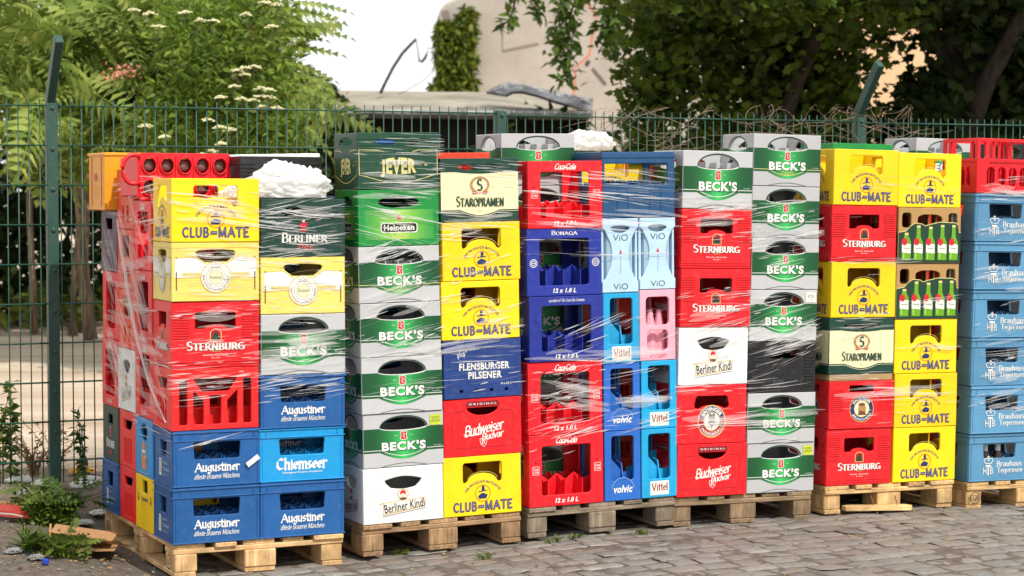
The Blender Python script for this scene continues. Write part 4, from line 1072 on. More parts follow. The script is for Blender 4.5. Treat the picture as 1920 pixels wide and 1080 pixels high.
for i_, u_ in enumerate((.15, .235)):
    mb = MB(); gls = plastic('brown bottle glass', '2a1a10', rough=.12)
    mb.lathe([(.031, 0), (.0325, .006), (.0325, .1), (.026, .122), (.0145, .145), (.0135, .172)], gls, (0, 0, 0), 14)
    bt = empty('beer_bottle'); bt.matrix_world = pal_mat(5) @ Matrix.Translation((u_, .062, .144 + .016)); mb.build('glass_body', bt, smooth=True)
    mb = MB(); mb.lathe([(.019, .128), (.0158, .145), (.0152, .174), (.0125, .18)], I_PAPER, (0, 0, 0), 12); mb.build('foil', bt, smooth=True)
    tag(bt, 'white-foiled bottle in the lowest pale blue crate, seen through its window', 'bottle', 'bottles in the lowest pale blue crate')
# side of the first pallet
stack(0, 0, .3, [('syel', .25), ('spz', .266), ('cc', .346), ('cc', .327), ('cc', .315)], 'in side stack under the ring-holed carrier', 'side')
crate('rings', 0, -.022, .46, .144 + 1.506, .215, 'red carrier lying on its side, round bottle holes facing out', GROUPS['side'], .3)
stack(0, 0, .603, [('bars', .25), ('bars', .27), ('kindl', .29), ('red_plain', .28), ('red_plain', .28), ('red_plain', .28)], 'in side stack holding one white crate', 'side')
stack(0, 0, .906, [('aug', .25), ('berl', .263), ('cc', .325), ('cc', .325), ('plum', .29)], 'below the orange crate by the fence', 'side')
crate('org', 0, -.055, .93, .144 + 1.455, .276, 'orange crate overhanging the back corner by the fence', GROUPS['side'], .3)
# back rows that show above or through the fronts
def hidden(pi, x0, y0, items, where): stack(pi, x0, y0, items, where, 'back', jit=.8)
hidden(0, .41, .31, [('aug', .285)] * 5 + [('black', .284)], 'behind the white plastic bundle')
hidden(0, .5, .62, [('red_plain', .283)] * 5 + [('cm', .283)], 'behind the bundle, under a white sheet')
hidden(1, 0, .31, [('aug', .25)] * 6, 'hidden behind the gold-framed green crate')
hidden(1, .4, .31, [('red_plain', .283)] * 6, 'behind the cream-labelled top crate')
hidden(1, .27, .62, [('aug', .257)] * 7, 'peeping out beside the gold-framed crate')
hidden(2, 0.02, .31, [('bk', .254)] * 6 + [('bkt', .254)], 'rising behind the open-framed stack')
hidden(2, .42, .31, [('red_plain', .282)] * 5 + [('cm', .27)], 'behind the petrol-blue crate')
hidden(3, 0, .31, [('red_plain', .282)] * 6, 'behind the wheat-ear roundel stack')
hidden(3, .4, .31, [('aug', .262)] * 6, 'behind the stack with one black crate')
hidden(4, 0, .31, [('red_plain', .28)] * 5 + [('cm', .28)], 'behind the head-roundel stack')
hidden(4, .46, .31, [('red_plain', .2857)] * 5 + [('kindl', .2857)], 'behind the bottle-picture stack')
hidden(4, .42, .62, [('red_plain', .2527)] * 6 + [('green_plain', .2527)], 'in the rear behind two yellow top crates')
hidden(5, .0, .31, [('red_plain', .25)] * 6, 'behind the slotted red crate')
hidden(5, .1, .667, [('bk', .262)] * 6 + [('bkt', .262)], 'in the rear between yellow and slotted crates')
hidden(5, .52, .667, [('black', .262)] * 7, 'in the rear behind the slotted red crate')
# ------------------------------------------------------------------ ground
def earth_mat():
    m, t, N, L, p = base_mat('bare earth')
    tc = N.new('ShaderNodeTexCoord')
    n1 = N.new('ShaderNodeTexNoise'); n1.inputs['Scale'].default_value = .55; n1.inputs['Detail'].default_value = 8; n1.inputs['Roughness'].default_value = .6
    n2 = N.new('ShaderNodeTexNoise'); n2.inputs['Scale'].default_value = 26; n2.inputs['Detail'].default_value = 8; n2.inputs['Roughness'].default_value = .7
    sp = N.new('ShaderNodeSeparateXYZ'); L.new(tc.outputs['Object'], sp.inputs[0])
    L.new(tc.outputs['Object'], n1.inputs['Vector']); L.new(tc.outputs['Object'], n2.inputs['Vector'])
    # dark damp soil by the pallets, pale sand out in the lot
    dt = N.new('ShaderNodeVectorMath'); dt.operation = 'DOT_PRODUCT'; dt.inputs[1].default_value = (ED.x, ED.y, 0); L.new(tc.outputs['Object'], dt.inputs[0])
    wob = N.new('ShaderNodeMath'); wob.operation = 'MULTIPLY_ADD'; wob.inputs[1].default_value = 3.5; L.new(n1.outputs['Fac'], wob.inputs[0]); L.new(dt.outputs['Value'], wob.inputs[2])
    mr = N.new('ShaderNodeMapRange'); d0 = ROW.dot(ED)
    mr.inputs['From Min'].default_value = d0 + 3.3; mr.inputs['From Max'].default_value = d0 + 5.6; L.new(wob.outputs[0], mr.inputs['Value'])
    soil = N.new('ShaderNodeValToRGB'); soil.color_ramp.elements[0].position = .3; soil.color_ramp.elements[1].position = .72
    soil.color_ramp.elements[0].color = (.06, .048, .037, 1); soil.color_ramp.elements[1].color = (.21, .172, .135, 1); L.new(n2.outputs['Fac'], soil.inputs['Fac'])
    sand = N.new('ShaderNodeValToRGB'); sand.color_ramp.elements[0].position = .25; sand.color_ramp.elements[1].position = .7
    sand.color_ramp.elements[0].color = (.4, .28, .185, 1); sand.color_ramp.elements[1].color = (.66, .55, .43, 1)
    mp = N.new('ShaderNodeMapping'); mp.inputs['Scale'].default_value = (.25, 2.2, 1); L.new(tc.outputs['Object'], mp.inputs['Vector'])
    n3 = N.new('ShaderNodeTexNoise'); n3.inputs['Scale'].default_value = .8; n3.inputs['Detail'].default_value = 7; L.new(mp.outputs['Vector'], n3.inputs['Vector']); L.new(n3.outputs['Fac'], sand.inputs['Fac'])
    mx = N.new('ShaderNodeMix'); mx.data_type = 'RGBA'; L.new(mr.outputs['Result'], mx.inputs['Factor']); L.new(soil.outputs['Color'], mx.inputs['A']); L.new(sand.outputs['Color'], mx.inputs['B'])
    L.new(mx.outputs['Result'], p.inputs['Base Color']); p.inputs['Roughness'].default_value = .95
    b = N.new('ShaderNodeBump'); b.inputs['Strength'].default_value = .9; b.inputs['Distance'].default_value = .03; L.new(n2.outputs['Fac'], b.inputs['Height']); L.new(b.outputs['Normal'], p.inputs['Normal'])
    return m
def fbm(x, y, o=3, s=1.0, seed=0.0):
    v = 0; a = 1
    for i in range(o):
        v = v + a * np.sin(x * s * 1.7 + 1.3 * i + seed + 1.9 * np.sin(y * s * 1.1 + seed * 2 + i)) * np.cos(y * s * 1.9 - .7 * i + seed + 1.4 * np.sin(x * s * .8 + i)); a *= .5; s *= 2.1
    return v
def axis(pts):
    o = []
    for (a, b, n) in pts: o += list(np.linspace(a, b, n, endpoint=False))
    return np.array(o + [pts[-1][1]])
tx = axis([(-260, -40, 12), (-40, -6, 18), (-6, 9, 150), (9, 40, 16), (40, 260, 12)])
dx = axis([(-260, -12, 12), (-12, -2.5, 10), (-2.5, 4, 100), (4, 40, 24), (40, 320, 14)])
T, D = np.meshgrid(tx, dx)
px = ROW.x + T * ET.x + D * ED.x; py = ROW.y + T * ET.y + D * ED.y
pz = np.array([[gz(a, b) for a, b in zip(r, s)] for r, s in zip(px, py)])
near = np.clip(1 - (np.abs(T - 1) - 6) / 4, 0, 1) * np.clip(1 - (np.abs(D) - 3) / 3, 0, 1)
pz = pz - .0105 + near * fbm(px, py, 4, 3.2) * np.where((D < .6) & (T > .1), .002, .009) - .0 * ((D < .6) & (T > .12) & (near > 0))
nr, nc = T.shape
V = np.stack([px, py, pz], -1).reshape(-1, 3)
ii = np.arange(nr * nc).reshape(nr, nc)
Fq = np.stack([ii[:-1, :-1], ii[:-1, 1:], ii[1:, 1:], ii[1:, :-1]], -1).reshape(-1, 4)
gr = link('ground', np_mesh('ground', V, Fq, [earth_mat()], smooth=True)); tag(gr, 'bare soil and pale sandy lot behind the fence', 'ground', kind='structure')

# cobbles: every sett a rounded stone of its own shape, one paved sheet
def stone_mat():
    m, t, N, L, p = base_mat('granite setts')
    ge = N.new('ShaderNodeNewGeometry'); tc = N.new('ShaderNodeTexCoord')
    r = N.new('ShaderNodeValToRGB'); e = r.color_ramp.elements
    e[0].color = (.135, .125, .115, 1); e[1].color = (.245, .228, .205, 1)
    for pos, c in ((.3, (.185, .152, .132, 1)), (.55, (.19, .175, .158, 1)), (.8, (.16, .152, .145, 1))):
        q = e.new(pos); q.color = c
    L.new(ge.outputs['Random Per Island'], r.inputs['Fac'])
    n = N.new('ShaderNodeTexNoise'); n.inputs['Scale'].default_value = 34; n.inputs['Detail'].default_value = 8; n.inputs['Roughness'].default_value = .7; L.new(tc.outputs['Object'], n.inputs['Vector'])
    n2 = N.new('ShaderNodeTexNoise'); n2.inputs['Scale'].default_value = 1.3; n2.inputs['Detail'].default_value = 5; L.new(tc.outputs['Object'], n2.inputs['Vector'])
    mr = N.new('ShaderNodeMapRange'); mr.inputs['From Min'].default_value = .3; mr.inputs['From Max'].default_value = .7; mr.inputs['To Min'].default_value = .62; mr.inputs['To Max'].default_value = 1.3; L.new(n.outputs['Fac'], mr.inputs['Value'])
    vs = N.new('ShaderNodeVectorMath'); vs.operation = 'SCALE'; L.new(r.outputs['Color'], vs.inputs[0]); L.new(mr.outputs['Result'], vs.inputs['Scale'])
    m2 = N.new('ShaderNodeMapRange'); m2.inputs['From Min'].default_value = .42; m2.inputs['From Max'].default_value = .68; m2.inputs['To Max'].default_value = .6; L.new(n2.outputs['Fac'], m2.inputs['Value'])
    mx = N.new('ShaderNodeMix'); mx.data_type = 'RGBA'; mx.inputs['B'].default_value = (.21, .188, .162, 1); L.new(m2.outputs['Result'], mx.inputs['Factor']); L.new(vs.outputs['Vector'], mx.inputs['A'])
    L.new(mx.outputs['Result'], p.inputs['Base Color']); p.inputs['Roughness'].default_value = .62
    b = N.new('ShaderNodeBump'); b.inputs['Strength'].default_value = .6; b.inputs['Distance'].default_value = .006; L.new(n.outputs['Fac'], b.inputs['Height']); L.new(b.outputs['Normal'], p.inputs['Normal'])
    return m
CV, CF = [], []
rs = random.Random(3)
dpos = -3.2
while dpos < .5:
    wd = rs.uniform(.11, .14); t = .1 + rs.uniform(-.15, .1) - .25 * max(0, -dpos); tmax = 7.2
    while t < tmax:
        ln = rs.uniform(.12, .22)
        if t > -.4:
            g = .0035; c0 = len(CV)
            tilt, tilt2, up = rs.uniform(-.004, .004), rs.uniform(-.003, .003), rs.uniform(-.004, .003)
            sk = rs.uniform(-.012, .012)
            us = [0, .06, .36, .64, .94, 1]; prof = [-.0065, -.001, 0, 0, -.001, -.0065]
            for a, u in enumerate(us):
                for b, v in enumerate(us):
                    tt = t + g + u * (ln - 2 * g) + sk * (v - .5) + rs.uniform(-.006, .006) * (0 < u < 1)
                    if a in (0, 5) and b in (0, 5): tt += .008 * (1 if a == 0 else -1)
                    dd = dpos + g + v * (wd - 2 * g) + .012 * math.sin(t * 2.3 + dpos) + rs.uniform(-.005, .005)
                    if a in (0, 5) and b in (0, 5): dd += .006 * (1 if b == 0 else -1)
                    p = row_pt(tt, dd)
                    z = g_row(tt) - .006 + min(prof[a], prof[b]) + tilt * (u - .5) * 2 + tilt2 * (v - .5) * 2 + up + rs.uniform(-.002, .002)
                    if dd > -.05: z = min(z, g_row(tt) - .003)
                    CV.append((p.x, p.y, z))
            for a in range(5):
                for b in range(5): CF.append((c0 + a * 6 + b, c0 + (a + 1) * 6 + b, c0 + (a + 1) * 6 + b + 1, c0 + a * 6 + b + 1))
        t += ln
    dpos += wd
cob = link('cobblestone_pavement', np_mesh('cobbles', np.array(CV), np.array(CF), [stone_mat()], smooth=True))
tag(cob, 'grey brown granite setts in front of the pallets', 'pavement', kind='structure')

# ------------------------------------------------------------------ leaves and plants
def leaf_mat(name, c, trans=.35, var=.5, rough=.5, tint=None):
    m, t, N, L, p = base_mat(name)
    ge = N.new('ShaderNodeNewGeometry'); tc = N.new('ShaderNodeTexCoord')
    n = N.new('ShaderNodeTexNoise'); n.inputs['Scale'].default_value = 1.1; n.inputs['Detail'].default_value = 3; L.new(tc.outputs['Object'], n.inputs['Vector'])
    ad = N.new('ShaderNodeMath'); ad.operation = 'MULTIPLY_ADD'; ad.inputs[1].default_value = .55; L.new(ge.outputs['Random Per Island'], ad.inputs[0]); L.new(n.outputs['Fac'], ad.inputs[2])
    mr = N.new('ShaderNodeMapRange'); mr.inputs['From Min'].default_value = .3; mr.inputs['From Max'].default_value = 1.1; mr.inputs['To Min'].default_value = 1 - var; mr.inputs['To Max'].default_value = 1 + var * .8
    L.new(ad.outputs[0], mr.inputs['Value'])
    rp = N.new('ShaderNodeMix'); rp.data_type = 'RGBA'; rp.inputs['A'].default_value = (*c, 1); rp.inputs['B'].default_value = (*(tint or (c[0] * 1.5, c[1] * 1.15, c[2] * .8)), 1)
    L.new(ge.outputs['Random Per Island'], rp.inputs['Factor'])
    vs = N.new('ShaderNodeVectorMath'); vs.operation = 'SCALE'; L.new(rp.outputs['Result'], vs.inputs[0]); L.new(mr.outputs['Result'], vs.inputs['Scale'])
    L.new(vs.outputs['Vector'], p.inputs['Base Color']); p.inputs['Roughness'].default_value = rough; p.inputs['Specular IOR Level'].default_value = .22
    tr = N.new('ShaderNodeBsdfTranslucent'); L.new(vs.outputs['Vector'], tr.inputs['Color'])
    ms = N.new('ShaderNodeMixShader'); ms.inputs[0].default_value = trans
    L.new(p.outputs[0], ms.inputs[1]); L.new(tr.outputs[0], ms.inputs[2]); L.new(ms.outputs[0], N['Material Output'].inputs['Surface'])
    return m
def bark_mat(name, c):
    m, t, N, L, p = base_mat(name)
    tc = N.new('ShaderNodeTexCoord'); mp = N.new('ShaderNodeMapping'); mp.inputs['Scale'].default_value = (14, 14, 2.5); L.new(tc.outputs['Object'], mp.inputs['Vector'])
    n = N.new('ShaderNodeTexNoise'); n.inputs['Scale'].default_value = 2; n.inputs['Detail'].default_value = 6; L.new(mp.outputs['Vector'], n.inputs['Vector'])
    r = N.new('ShaderNodeValToRGB'); r.color_ramp.elements[0].color = (*[x * .5 for x in c], 1); r.color_ramp.elements[1].color = (*[x * 1.4 for x in c], 1); r.color_ramp.elements[0].position = .35; r.color_ramp.elements[1].position = .65
    L.new(n.outputs['Fac'], r.inputs['Fac']); L.new(r.outputs['Color'], p.inputs['Base Color']); p.inputs['Roughness'].default_value = .9
    b = N.new('ShaderNodeBump'); b.inputs['Distance'].default_value = .02; L.new(n.outputs['Fac'], b.inputs['Height']); L.new(b.outputs['Normal'], p.inputs['Normal'])
    return m
def rot_mats(n, gen, up_bias=.6, droop=0.0):
    """random orientation matrices (n,3,3): columns = leaf length axis, width axis, normal"""
    nrm = gen.normal(size=(n, 3)); nrm[:, 2] = np.abs(nrm[:, 2]) + up_bias; nrm /= np.linalg.norm(nrm, axis=1)[:, None]
    d = gen.normal(size=(n, 3)); d[:, 2] -= droop; d -= (d * nrm).sum(1)[:, None] * nrm; d /= np.linalg.norm(d, axis=1)[:, None]
    w = np.cross(nrm, d)
    return np.stack([d, w, nrm], -1)
def scatter(name, tv, tf, pos, mats, sizes, Rm):
    tv = np.array(tv, dtype=float); tf = np.array(tf)
    n, k = len(pos), len(tv)
    V = np.einsum('nij,kj->nki', Rm, tv) * sizes[:, None, None] + pos[:, None, :]
    Fs = (tf[None] + (np.arange(n) * k)[:, None, None]).reshape(-1, tf.shape[1])
    return np_mesh(name, V.reshape(-1, 3), Fs, mats)
LEAF = ([(0, 0, 0), (.45, -.22, .05), (1, 0, -.08), (.45, .22, .05)], [(0, 1, 2), (0, 2, 3)])
_st = [(0, 0)] + [(.5 + q * math.cos(R(a)), q * math.sin(R(a))) for a, q in ((-140, .36), (-105, .42), (-75, .3), (-50, .5), (-25, .32), (0, .55), (25, .32), (50, .5), (75, .3), (105, .42), (140, .36))]
MAPLE = ([(.45, 0, .05)] + [(x, y, -.1 * abs(y)) for x, y in _st], [(0, i, i + 1) for i in range(1, 12)] + [(0, 12, 1)])
def frond_template(pairs=9, L_=1.0, lw=.034, ll=.2):
    v, f = [], []
    for i in range(pairs + 1):
        a = i / pairs; x = .12 + .84 * a; z = -.28 * x * x
        l = ll * (.75 + .5 * math.sin(math.pi * min(1, a * .8 + .2))) * (1 - .45 * a * a)
        for sg in ((-1, 1) if i < pairs else (0,)):
            b = len(v)
            if sg == 0: tip = (x + l, 0, z - .08); m1, m2 = (x + l * .4, lw, z), (x + l * .4, -lw, z)
            else:
                tip = (x + l * .35, sg * l, z - l * .35); c = (x + l * .14, sg * l * .4, z - l * .05); m1 = (c[0] + lw, c[1], c[2] + .01); m2 = (c[0] - lw, c[1] - sg * .0, c[2] + .01)
            v += [(x, 0, z), m1, tip, m2]; f += [(b, b + 1, b + 2), (b, b + 2, b + 3)]
    b = len(v)
    for i in range(5):
        x = i / 4; v += [(x, -.006, -.28 * x * x), (x, .006, -.28 * x * x)]
    for i in range(4): f += [(b + 2 * i, b + 2 * i + 1, b + 2 * i + 3), (b + 2 * i, b + 2 * i + 3, b + 2 * i + 2)]
    return v, f
FROND = frond_template(8, 1.0, .055, .25)
def blob_points(gen, blobs, n, shell=.55):
    """points in the outer part of several ellipsoids: (centre, radii, share)"""
    tot = sum(b[2] for b in blobs); out = []
    for c, r, s in blobs:
        k = int(n * s / tot); d = gen.normal(size=(k, 3)); d /= np.linalg.norm(d, axis=1)[:, None]
        q = (shell + (1 - shell) * gen.random(k)) ** .8
        q *= 1 + .16 * np.sin(d[:, 0] * 7 + c[0] * 3) * np.cos(d[:, 2] * 6 + c[1])
        out.append(np.array(c) + d * q[:, None] * np.array(r))
    return np.concatenate(out)
def limbs(mb, m, base, height, r, targets, seed, lean=(0, 0), split=.5):
    rd = random.Random(seed); b = Vector(base); tr = []
    for i in range(7):
        a = i / 6; tr.append(b + Vector((lean[0] * a + rd.uniform(-.05, .05) * a, lean[1] * a + rd.uniform(-.05, .05) * a, height * a)))
    mb.tube(tr, [r * (1.25 if i == 0 else 1 - .55 * i / 6) for i in range(7)], m, 8)
    for tg in targets:
        a = rd.uniform(split, .98); s = tr[0].lerp(tr[-1], a); e = Vector(tg); k = []
        for i in range(6):
            q = s.lerp(e, i / 5); q.z += .18 * math.sin(math.pi * i / 5); k.append(q + Vector((rd.uniform(-.06, .06), rd.uniform(-.06, .06), rd.uniform(-.04, .04))) * (i > 0))
        mb.tube(k, [r * .42 * (1 - .78 * i / 5) for i in range(6)], m, 6)

def px_pt(x, y, z):
    """world point seen at photo pixel (x, y) at distance z along the view (approximate, for reading sizes off the photo)"""
    return Vector(((x - 960) / F_PX * z, z, EYE + (360 - y) / F_PX * z))

# feather-leaved tree behind the fence
G1 = np.random.default_rng(21)
BARK = bark_mat('grey bark', (.12, .09, .065))
def cb(x, y, z, rx, ry, rz, s): p = px_pt(x, y, z); return (tuple(p), (rx, ry, rz), s)
root = empty('sumac_tree', (-2.6, 18.5, gz(-2.6, 18.5))); tag(root, 'light green tree with long feathery leaves behind the fence', 'tree')
blobs = [cb(60, 120, 18, 1.0, 1.0, .62, 3), cb(250, 90, 18.3, .9, 1.0, .6, 3), cb(420, 150, 18.2, .8, .9, .55, 2.6), cb(130, 230, 17.6, .9, .8, .4, 2), cb(455, 40, 18.5, .45, .8, .42, 1.4), cb(300, 220, 17.9, .9, .7, .42, 2.2), cb(430, 190, 18, .42, .7, .4, 1.2),
         cb(-150, 60, 18.6, 1.2, 1.2, .9, 2.5), cb(150, -120, 19, 1.6, 1.4, .8, 2.5), cb(380, -90, 19, .8, 1.2, .6, 1.2)]
mb = MB(); limbs(mb, BARK, (0, 0, 0), 2.6, .13, [tuple(Vector(b[0]) - root.location) for b in blobs], 4); mb.build('trunk', root, smooth=True)
pos = blob_points(G1, blobs, 980, .35)
Rm = rot_mats(len(pos), G1, .55, .25)
cr_ = link('crown', scatter('crown', *FROND, pos - np.array(root.location), [leaf_mat('feather leaf', (.18, .285, .05), .5, .45, tint=(.33, .38, .1))], G1.uniform(.42, .72, len(pos)), Rm), root)
# reddish seed clusters
SEED = ink('seed pink', 'd08a72', rough=.8)
for x, y in ((222, 128), (240, 132), (215, 142), (248, 138), (452, 56), (468, 62), (460, 78), (405, 78), (352, 128)):
    mb = MB(); c = px_pt(x, y, 16.9) - root.location; r5 = random.Random(x)
    for q in range(34):
        p = c + Vector((r5.gauss(0, .05), r5.gauss(0, .04), r5.gauss(0, .03))); w = r5.uniform(.01, .022); u_ = Vector((r5.gauss(0, 1), r5.gauss(0, 1), r5.gauss(0, 1))).normalized() * w; v_ = u_.orthogonal().normalized() * w * .5
        mb.add([p - u_, p + v_, p + u_, p - v_], [(0, 1, 2, 3)], SEED)
    mb.build('seed_cluster', root, fix=False)
# ends of single fronds reaching into the sky
pos2 = np.array([tuple(px_pt(x, y, 17.8)) for x, y in ((522, 18), (530, 52), (512, 90), (520, 112), (540, 6), (498, 140), (470, 175), (500, 70))])
Rm2 = np.stack([np.stack([np.array(v) / np.linalg.norm(v) for v in ((1, .1, s), (-.1, 1, .2), (-s, -.2, 1))], -1) for s in (.05, .1, .15, -.1, .1, -.12, -.15, .2)])
link('frond', scatter('frond', *FROND, pos2 - np.array(root.location), [bpy.data.materials['feather leaf']], G1.uniform(.5, .62, len(pos2)), Rm2), root)

# elder with flat cream flower heads
root = empty('elder_shrub', (-2.2, 17.0, gz(-2.2, 17))); tag(root, 'green shrub dotted with flat cream flower heads', 'shrub')
blobs = [cb(440, 130, 16.6, .55, .6, .42, 2), cb(380, 60, 17, .5, .6, .4, 1.6), cb(480, 230, 16.5, .5, .5, .38, 1.6), cb(350, 210, 16.7, .5, .5, .4, 1.5), cb(525, 250, 16.3, .3, .4, .2, .8), cb(470, 20, 17, .4, .5, .35, 1), cb(400, 330, 16.6, .7, .5, .4, 1.2)]
mb = MB(); limbs(mb, BARK, (0, 0, 0), 1.3, .06, [tuple(Vector(b[0]) - root.location) for b in blobs], 9, split=.2); mb.build('stem', root, smooth=True)
pos = blob_points(G1, blobs, 6500, .35)
link('foliage', scatter('foliage', *LEAF, pos - np.array(root.location), [leaf_mat('elder leaf', (.115, .205, .035), .45, .55)], G1.uniform(.05, .11, len(pos)), rot_mats(len(pos), G1, .5, .4)), root)
FLW = ink('cream blossom', 'e6e0b0', rough=.8, gain=.8)
for x, y in ((255, 20), (285, 26), (300, 50), (378, 38), (402, 40), (465, 28), (500, 6), (520, 10), (512, 50), (448, 132), (478, 125), (458, 128), (460, 140), (440, 162), (490, 165), (505, 168), (415, 182), (455, 185), (475, 187), (490, 180), (505, 182), (492, 200), (520, 202), (390, 224), (412, 238), (432, 242), (310, 256), (400, 282), (380, 290), (416, 268), (275, 235), (350, 24)):
    mb = MB(); c = px_pt(x, y, 15.9) - root.location
    rr_ = random.Random(x * 7 + y)
    for q in range(26):
        a = rr_.uniform(0, 6.28); w = rr_.uniform(.005, .056) ; p = c + Vector((math.cos(a) * w, math.sin(a) * w * .8, -.28 * w + rr_.uniform(-.006, .01)))
        mb.add([p + Vector((dx_, dy_, dz_)) for dx_, dy_, dz_ in ((.014, 0, 0), (0, .014, .003), (-.014, 0, 0), (0, -.014, .0), (0, 0, .01))], [(0, 1, 4), (1, 2, 4), (2, 3, 4), (3, 0, 4)], FLW)
    mb.tube([c - Vector((0, 0, .1)), c - Vector((0, 0, .012))], .003, BARK, 4)
    mb.build('flower_head', root, fix=False)

# dark maple on the right, its unseen upper crown extended forward to shade the leaves below
G2 = np.random.default_rng(31)
DBARK = bark_mat('dark bark', (.028, .022, .017))
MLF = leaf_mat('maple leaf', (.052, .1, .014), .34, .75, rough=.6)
root = empty('maple_tree', (2.3, 18.6, gz(2.3, 18.6))); tag(root, 'dark broad-leaved maple filling the sky above the grey-green crates', 'tree')
blobs = [cb(1330, 120, 18.5, .9, 1.0, .62, 3), cb(1480, 160, 18.8, .8, 1.0, .6, 3), cb(1260, 60, 18, .6, .9, .5, 2), cb(1560, 90, 18.6, .6, .9, .5, 2), cb(1420, 30, 18, 1.1, 1.3, .45, 3), cb(1230, 180, 18.7, .42, .7, .4, 1.2), cb(1400, 260, 19, 1.0, .8, .5, 2), cb(1560, 220, 19, .5, .8, .4, 1.3), cb(1215, 270, 19.5, .3, .6, .4, .8),
         cb(1300, -10, 16.6, .9, .9, .22, 1.6), cb(1500, -10, 16.6, .9, .9, .22, 1.6), cb(1640, 10, 17, .5, .9, .25, 1)]
over = [((1.5, 16.2, 4.9), (1.9, 2.2, 1.0), 3), ((3.4, 16.4, 5.0), (2.0, 2.2, 1.0), 3), ((2.4, 17.5, 5.8), (2.6, 3.0, 1.8), 5), ((4.6, 17.0, 5.0), (1.8, 2.6, 1.4), 3), ((.9, 17.6, 4.6), (1.1, 1.8, .9), 2)]
mb = MB(); limbs(mb, DBARK, (0, 0, 0), 4.2, .2, [tuple(Vector(b[0]) - root.location) for b in blobs[:9]] + [tuple(Vector(b[0]) - root.location) for b in over], 14, split=.35); mb.build('trunk', root, smooth=True)
pos = blob_points(G2, blobs, 10000, .2)
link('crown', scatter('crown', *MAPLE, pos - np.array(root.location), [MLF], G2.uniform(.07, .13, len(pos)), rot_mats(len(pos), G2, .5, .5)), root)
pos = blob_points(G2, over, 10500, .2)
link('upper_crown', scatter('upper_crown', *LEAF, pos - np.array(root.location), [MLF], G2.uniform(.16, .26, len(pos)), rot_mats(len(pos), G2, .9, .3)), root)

# darker tree at the far right with a thick trunk
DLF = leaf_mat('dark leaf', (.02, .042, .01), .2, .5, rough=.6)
root = empty('lime_tree', (3.98, 18.2, gz(3.98, 18.2))); tag(root, 'near-black tree with a thick trunk, farther along the fence than the maple', 'tree')
blobs = [cb(1850, 60, 18.4, .75, .9, .5, 3), cb(1900, 170, 18.6, .6, .9, .5, 2.4), cb(1740, 190, 18.3, .36, .6, .34, 1.5), cb(1790, 250, 18.6, .6, .7, .35, 1.8), cb(1710, 15, 18, .35, .7, .16, .9), cb(1760, -10, 18, .6, 1, .3, 1.5), cb(1990, 130, 18.6, .8, 1, .8, 1.5), cb(1690, 250, 18.9, .5, .6, .25, 1)]
over = [((4.9, 16.6, 4.4), (1.6, 2.2, 1.0), 4), ((5.0, 18.5, 5.4), (2.0, 2.4, 1.5), 4)]
mb = MB(); limbs(mb, DBARK, (0, 0, 0), 4.0, .24, [tuple(Vector(b[0]) - root.location) for b in blobs + over], 15, split=.45); mb.build('trunk', root, smooth=True)
pos = blob_points(G2, blobs, 7000, .15)
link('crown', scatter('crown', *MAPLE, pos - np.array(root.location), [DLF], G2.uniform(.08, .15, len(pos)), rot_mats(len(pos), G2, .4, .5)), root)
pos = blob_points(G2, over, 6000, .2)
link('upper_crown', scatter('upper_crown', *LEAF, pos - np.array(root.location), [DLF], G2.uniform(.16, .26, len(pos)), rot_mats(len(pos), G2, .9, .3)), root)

# thin trunks and the dark thicket at the far side of the lot
for i, (x, z, r, ln, lb) in enumerate(((168, 21.0, .06, .3, 'slim pale trunk leaning beside the first fence post'), (135, 21.6, .045, -.2, 'slim brown trunk between fence post and orange crate'), (62, 21.8, .04, .1, 'slim dark trunk at the edge of the sandy lot'), (152, 22.2, .05, -.15, 'slim grey trunk just past the armed fence post'))):
    p = px_pt(x, 360, z); root = empty('young_tree', (p.x, p.y, gz(p.x, p.y))); tag(root, lb, 'tree', 'young trees across the sandy lot')
    mb = MB(); tg = [(random.Random(i * 9 + q).uniform(-.9, .9), random.Random(i * 7 + q).uniform(-.5, .5), 2.4 + .5 * q) for q in range(4)]
    limbs(mb, bark_mat('pale bark', (.2, .14, .09)), (0, 0, 0), 3.6, r, tg, 70 + i, (-ln, 0), .5); mb.build('trunk', root, smooth=True)
    pos = blob_points(G2, [(t_, (.6, .6, .4), 1) for t_ in tg], 700, .3)
    link('crown', scatter('crown', *LEAF, pos, [MLF], G2.uniform(.12, .2, len(pos)), rot_mats(len(pos), G2, .7, .3)), root)
def thicket(x0, x1, z, top, n, seed, lf, name, label):
    g = np.random.default_rng(seed)
    X_ = g.uniform(x0, x1, n); Y_ = z + g.uniform(0, 3.5, n) + (X_ - x0) * .3; H_ = top * (.75 + .25 * np.sin(X_ * 1.7) * np.cos(X_ * .6 + 1)); Z_ = g.random(n) ** .8 * H_ + .25
    pos = np.stack([X_, Y_, Z_], -1)
    o = link(name, scatter(name, *LEAF, pos, [lf], g.uniform(.14, .3, n), rot_mats(n, g, .4, .4))); tag(o, label, 'thicket', kind='stuff')
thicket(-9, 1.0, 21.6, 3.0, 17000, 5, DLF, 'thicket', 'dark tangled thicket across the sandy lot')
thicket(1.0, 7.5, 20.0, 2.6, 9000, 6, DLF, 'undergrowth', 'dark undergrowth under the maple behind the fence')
thicket(-7, -1.2, 21.0, .35, 1500, 8, leaf_mat('weed leaf', (.07, .11, .02), .3, .5), 'ground_cover', 'low weeds along the far edge of the sand')

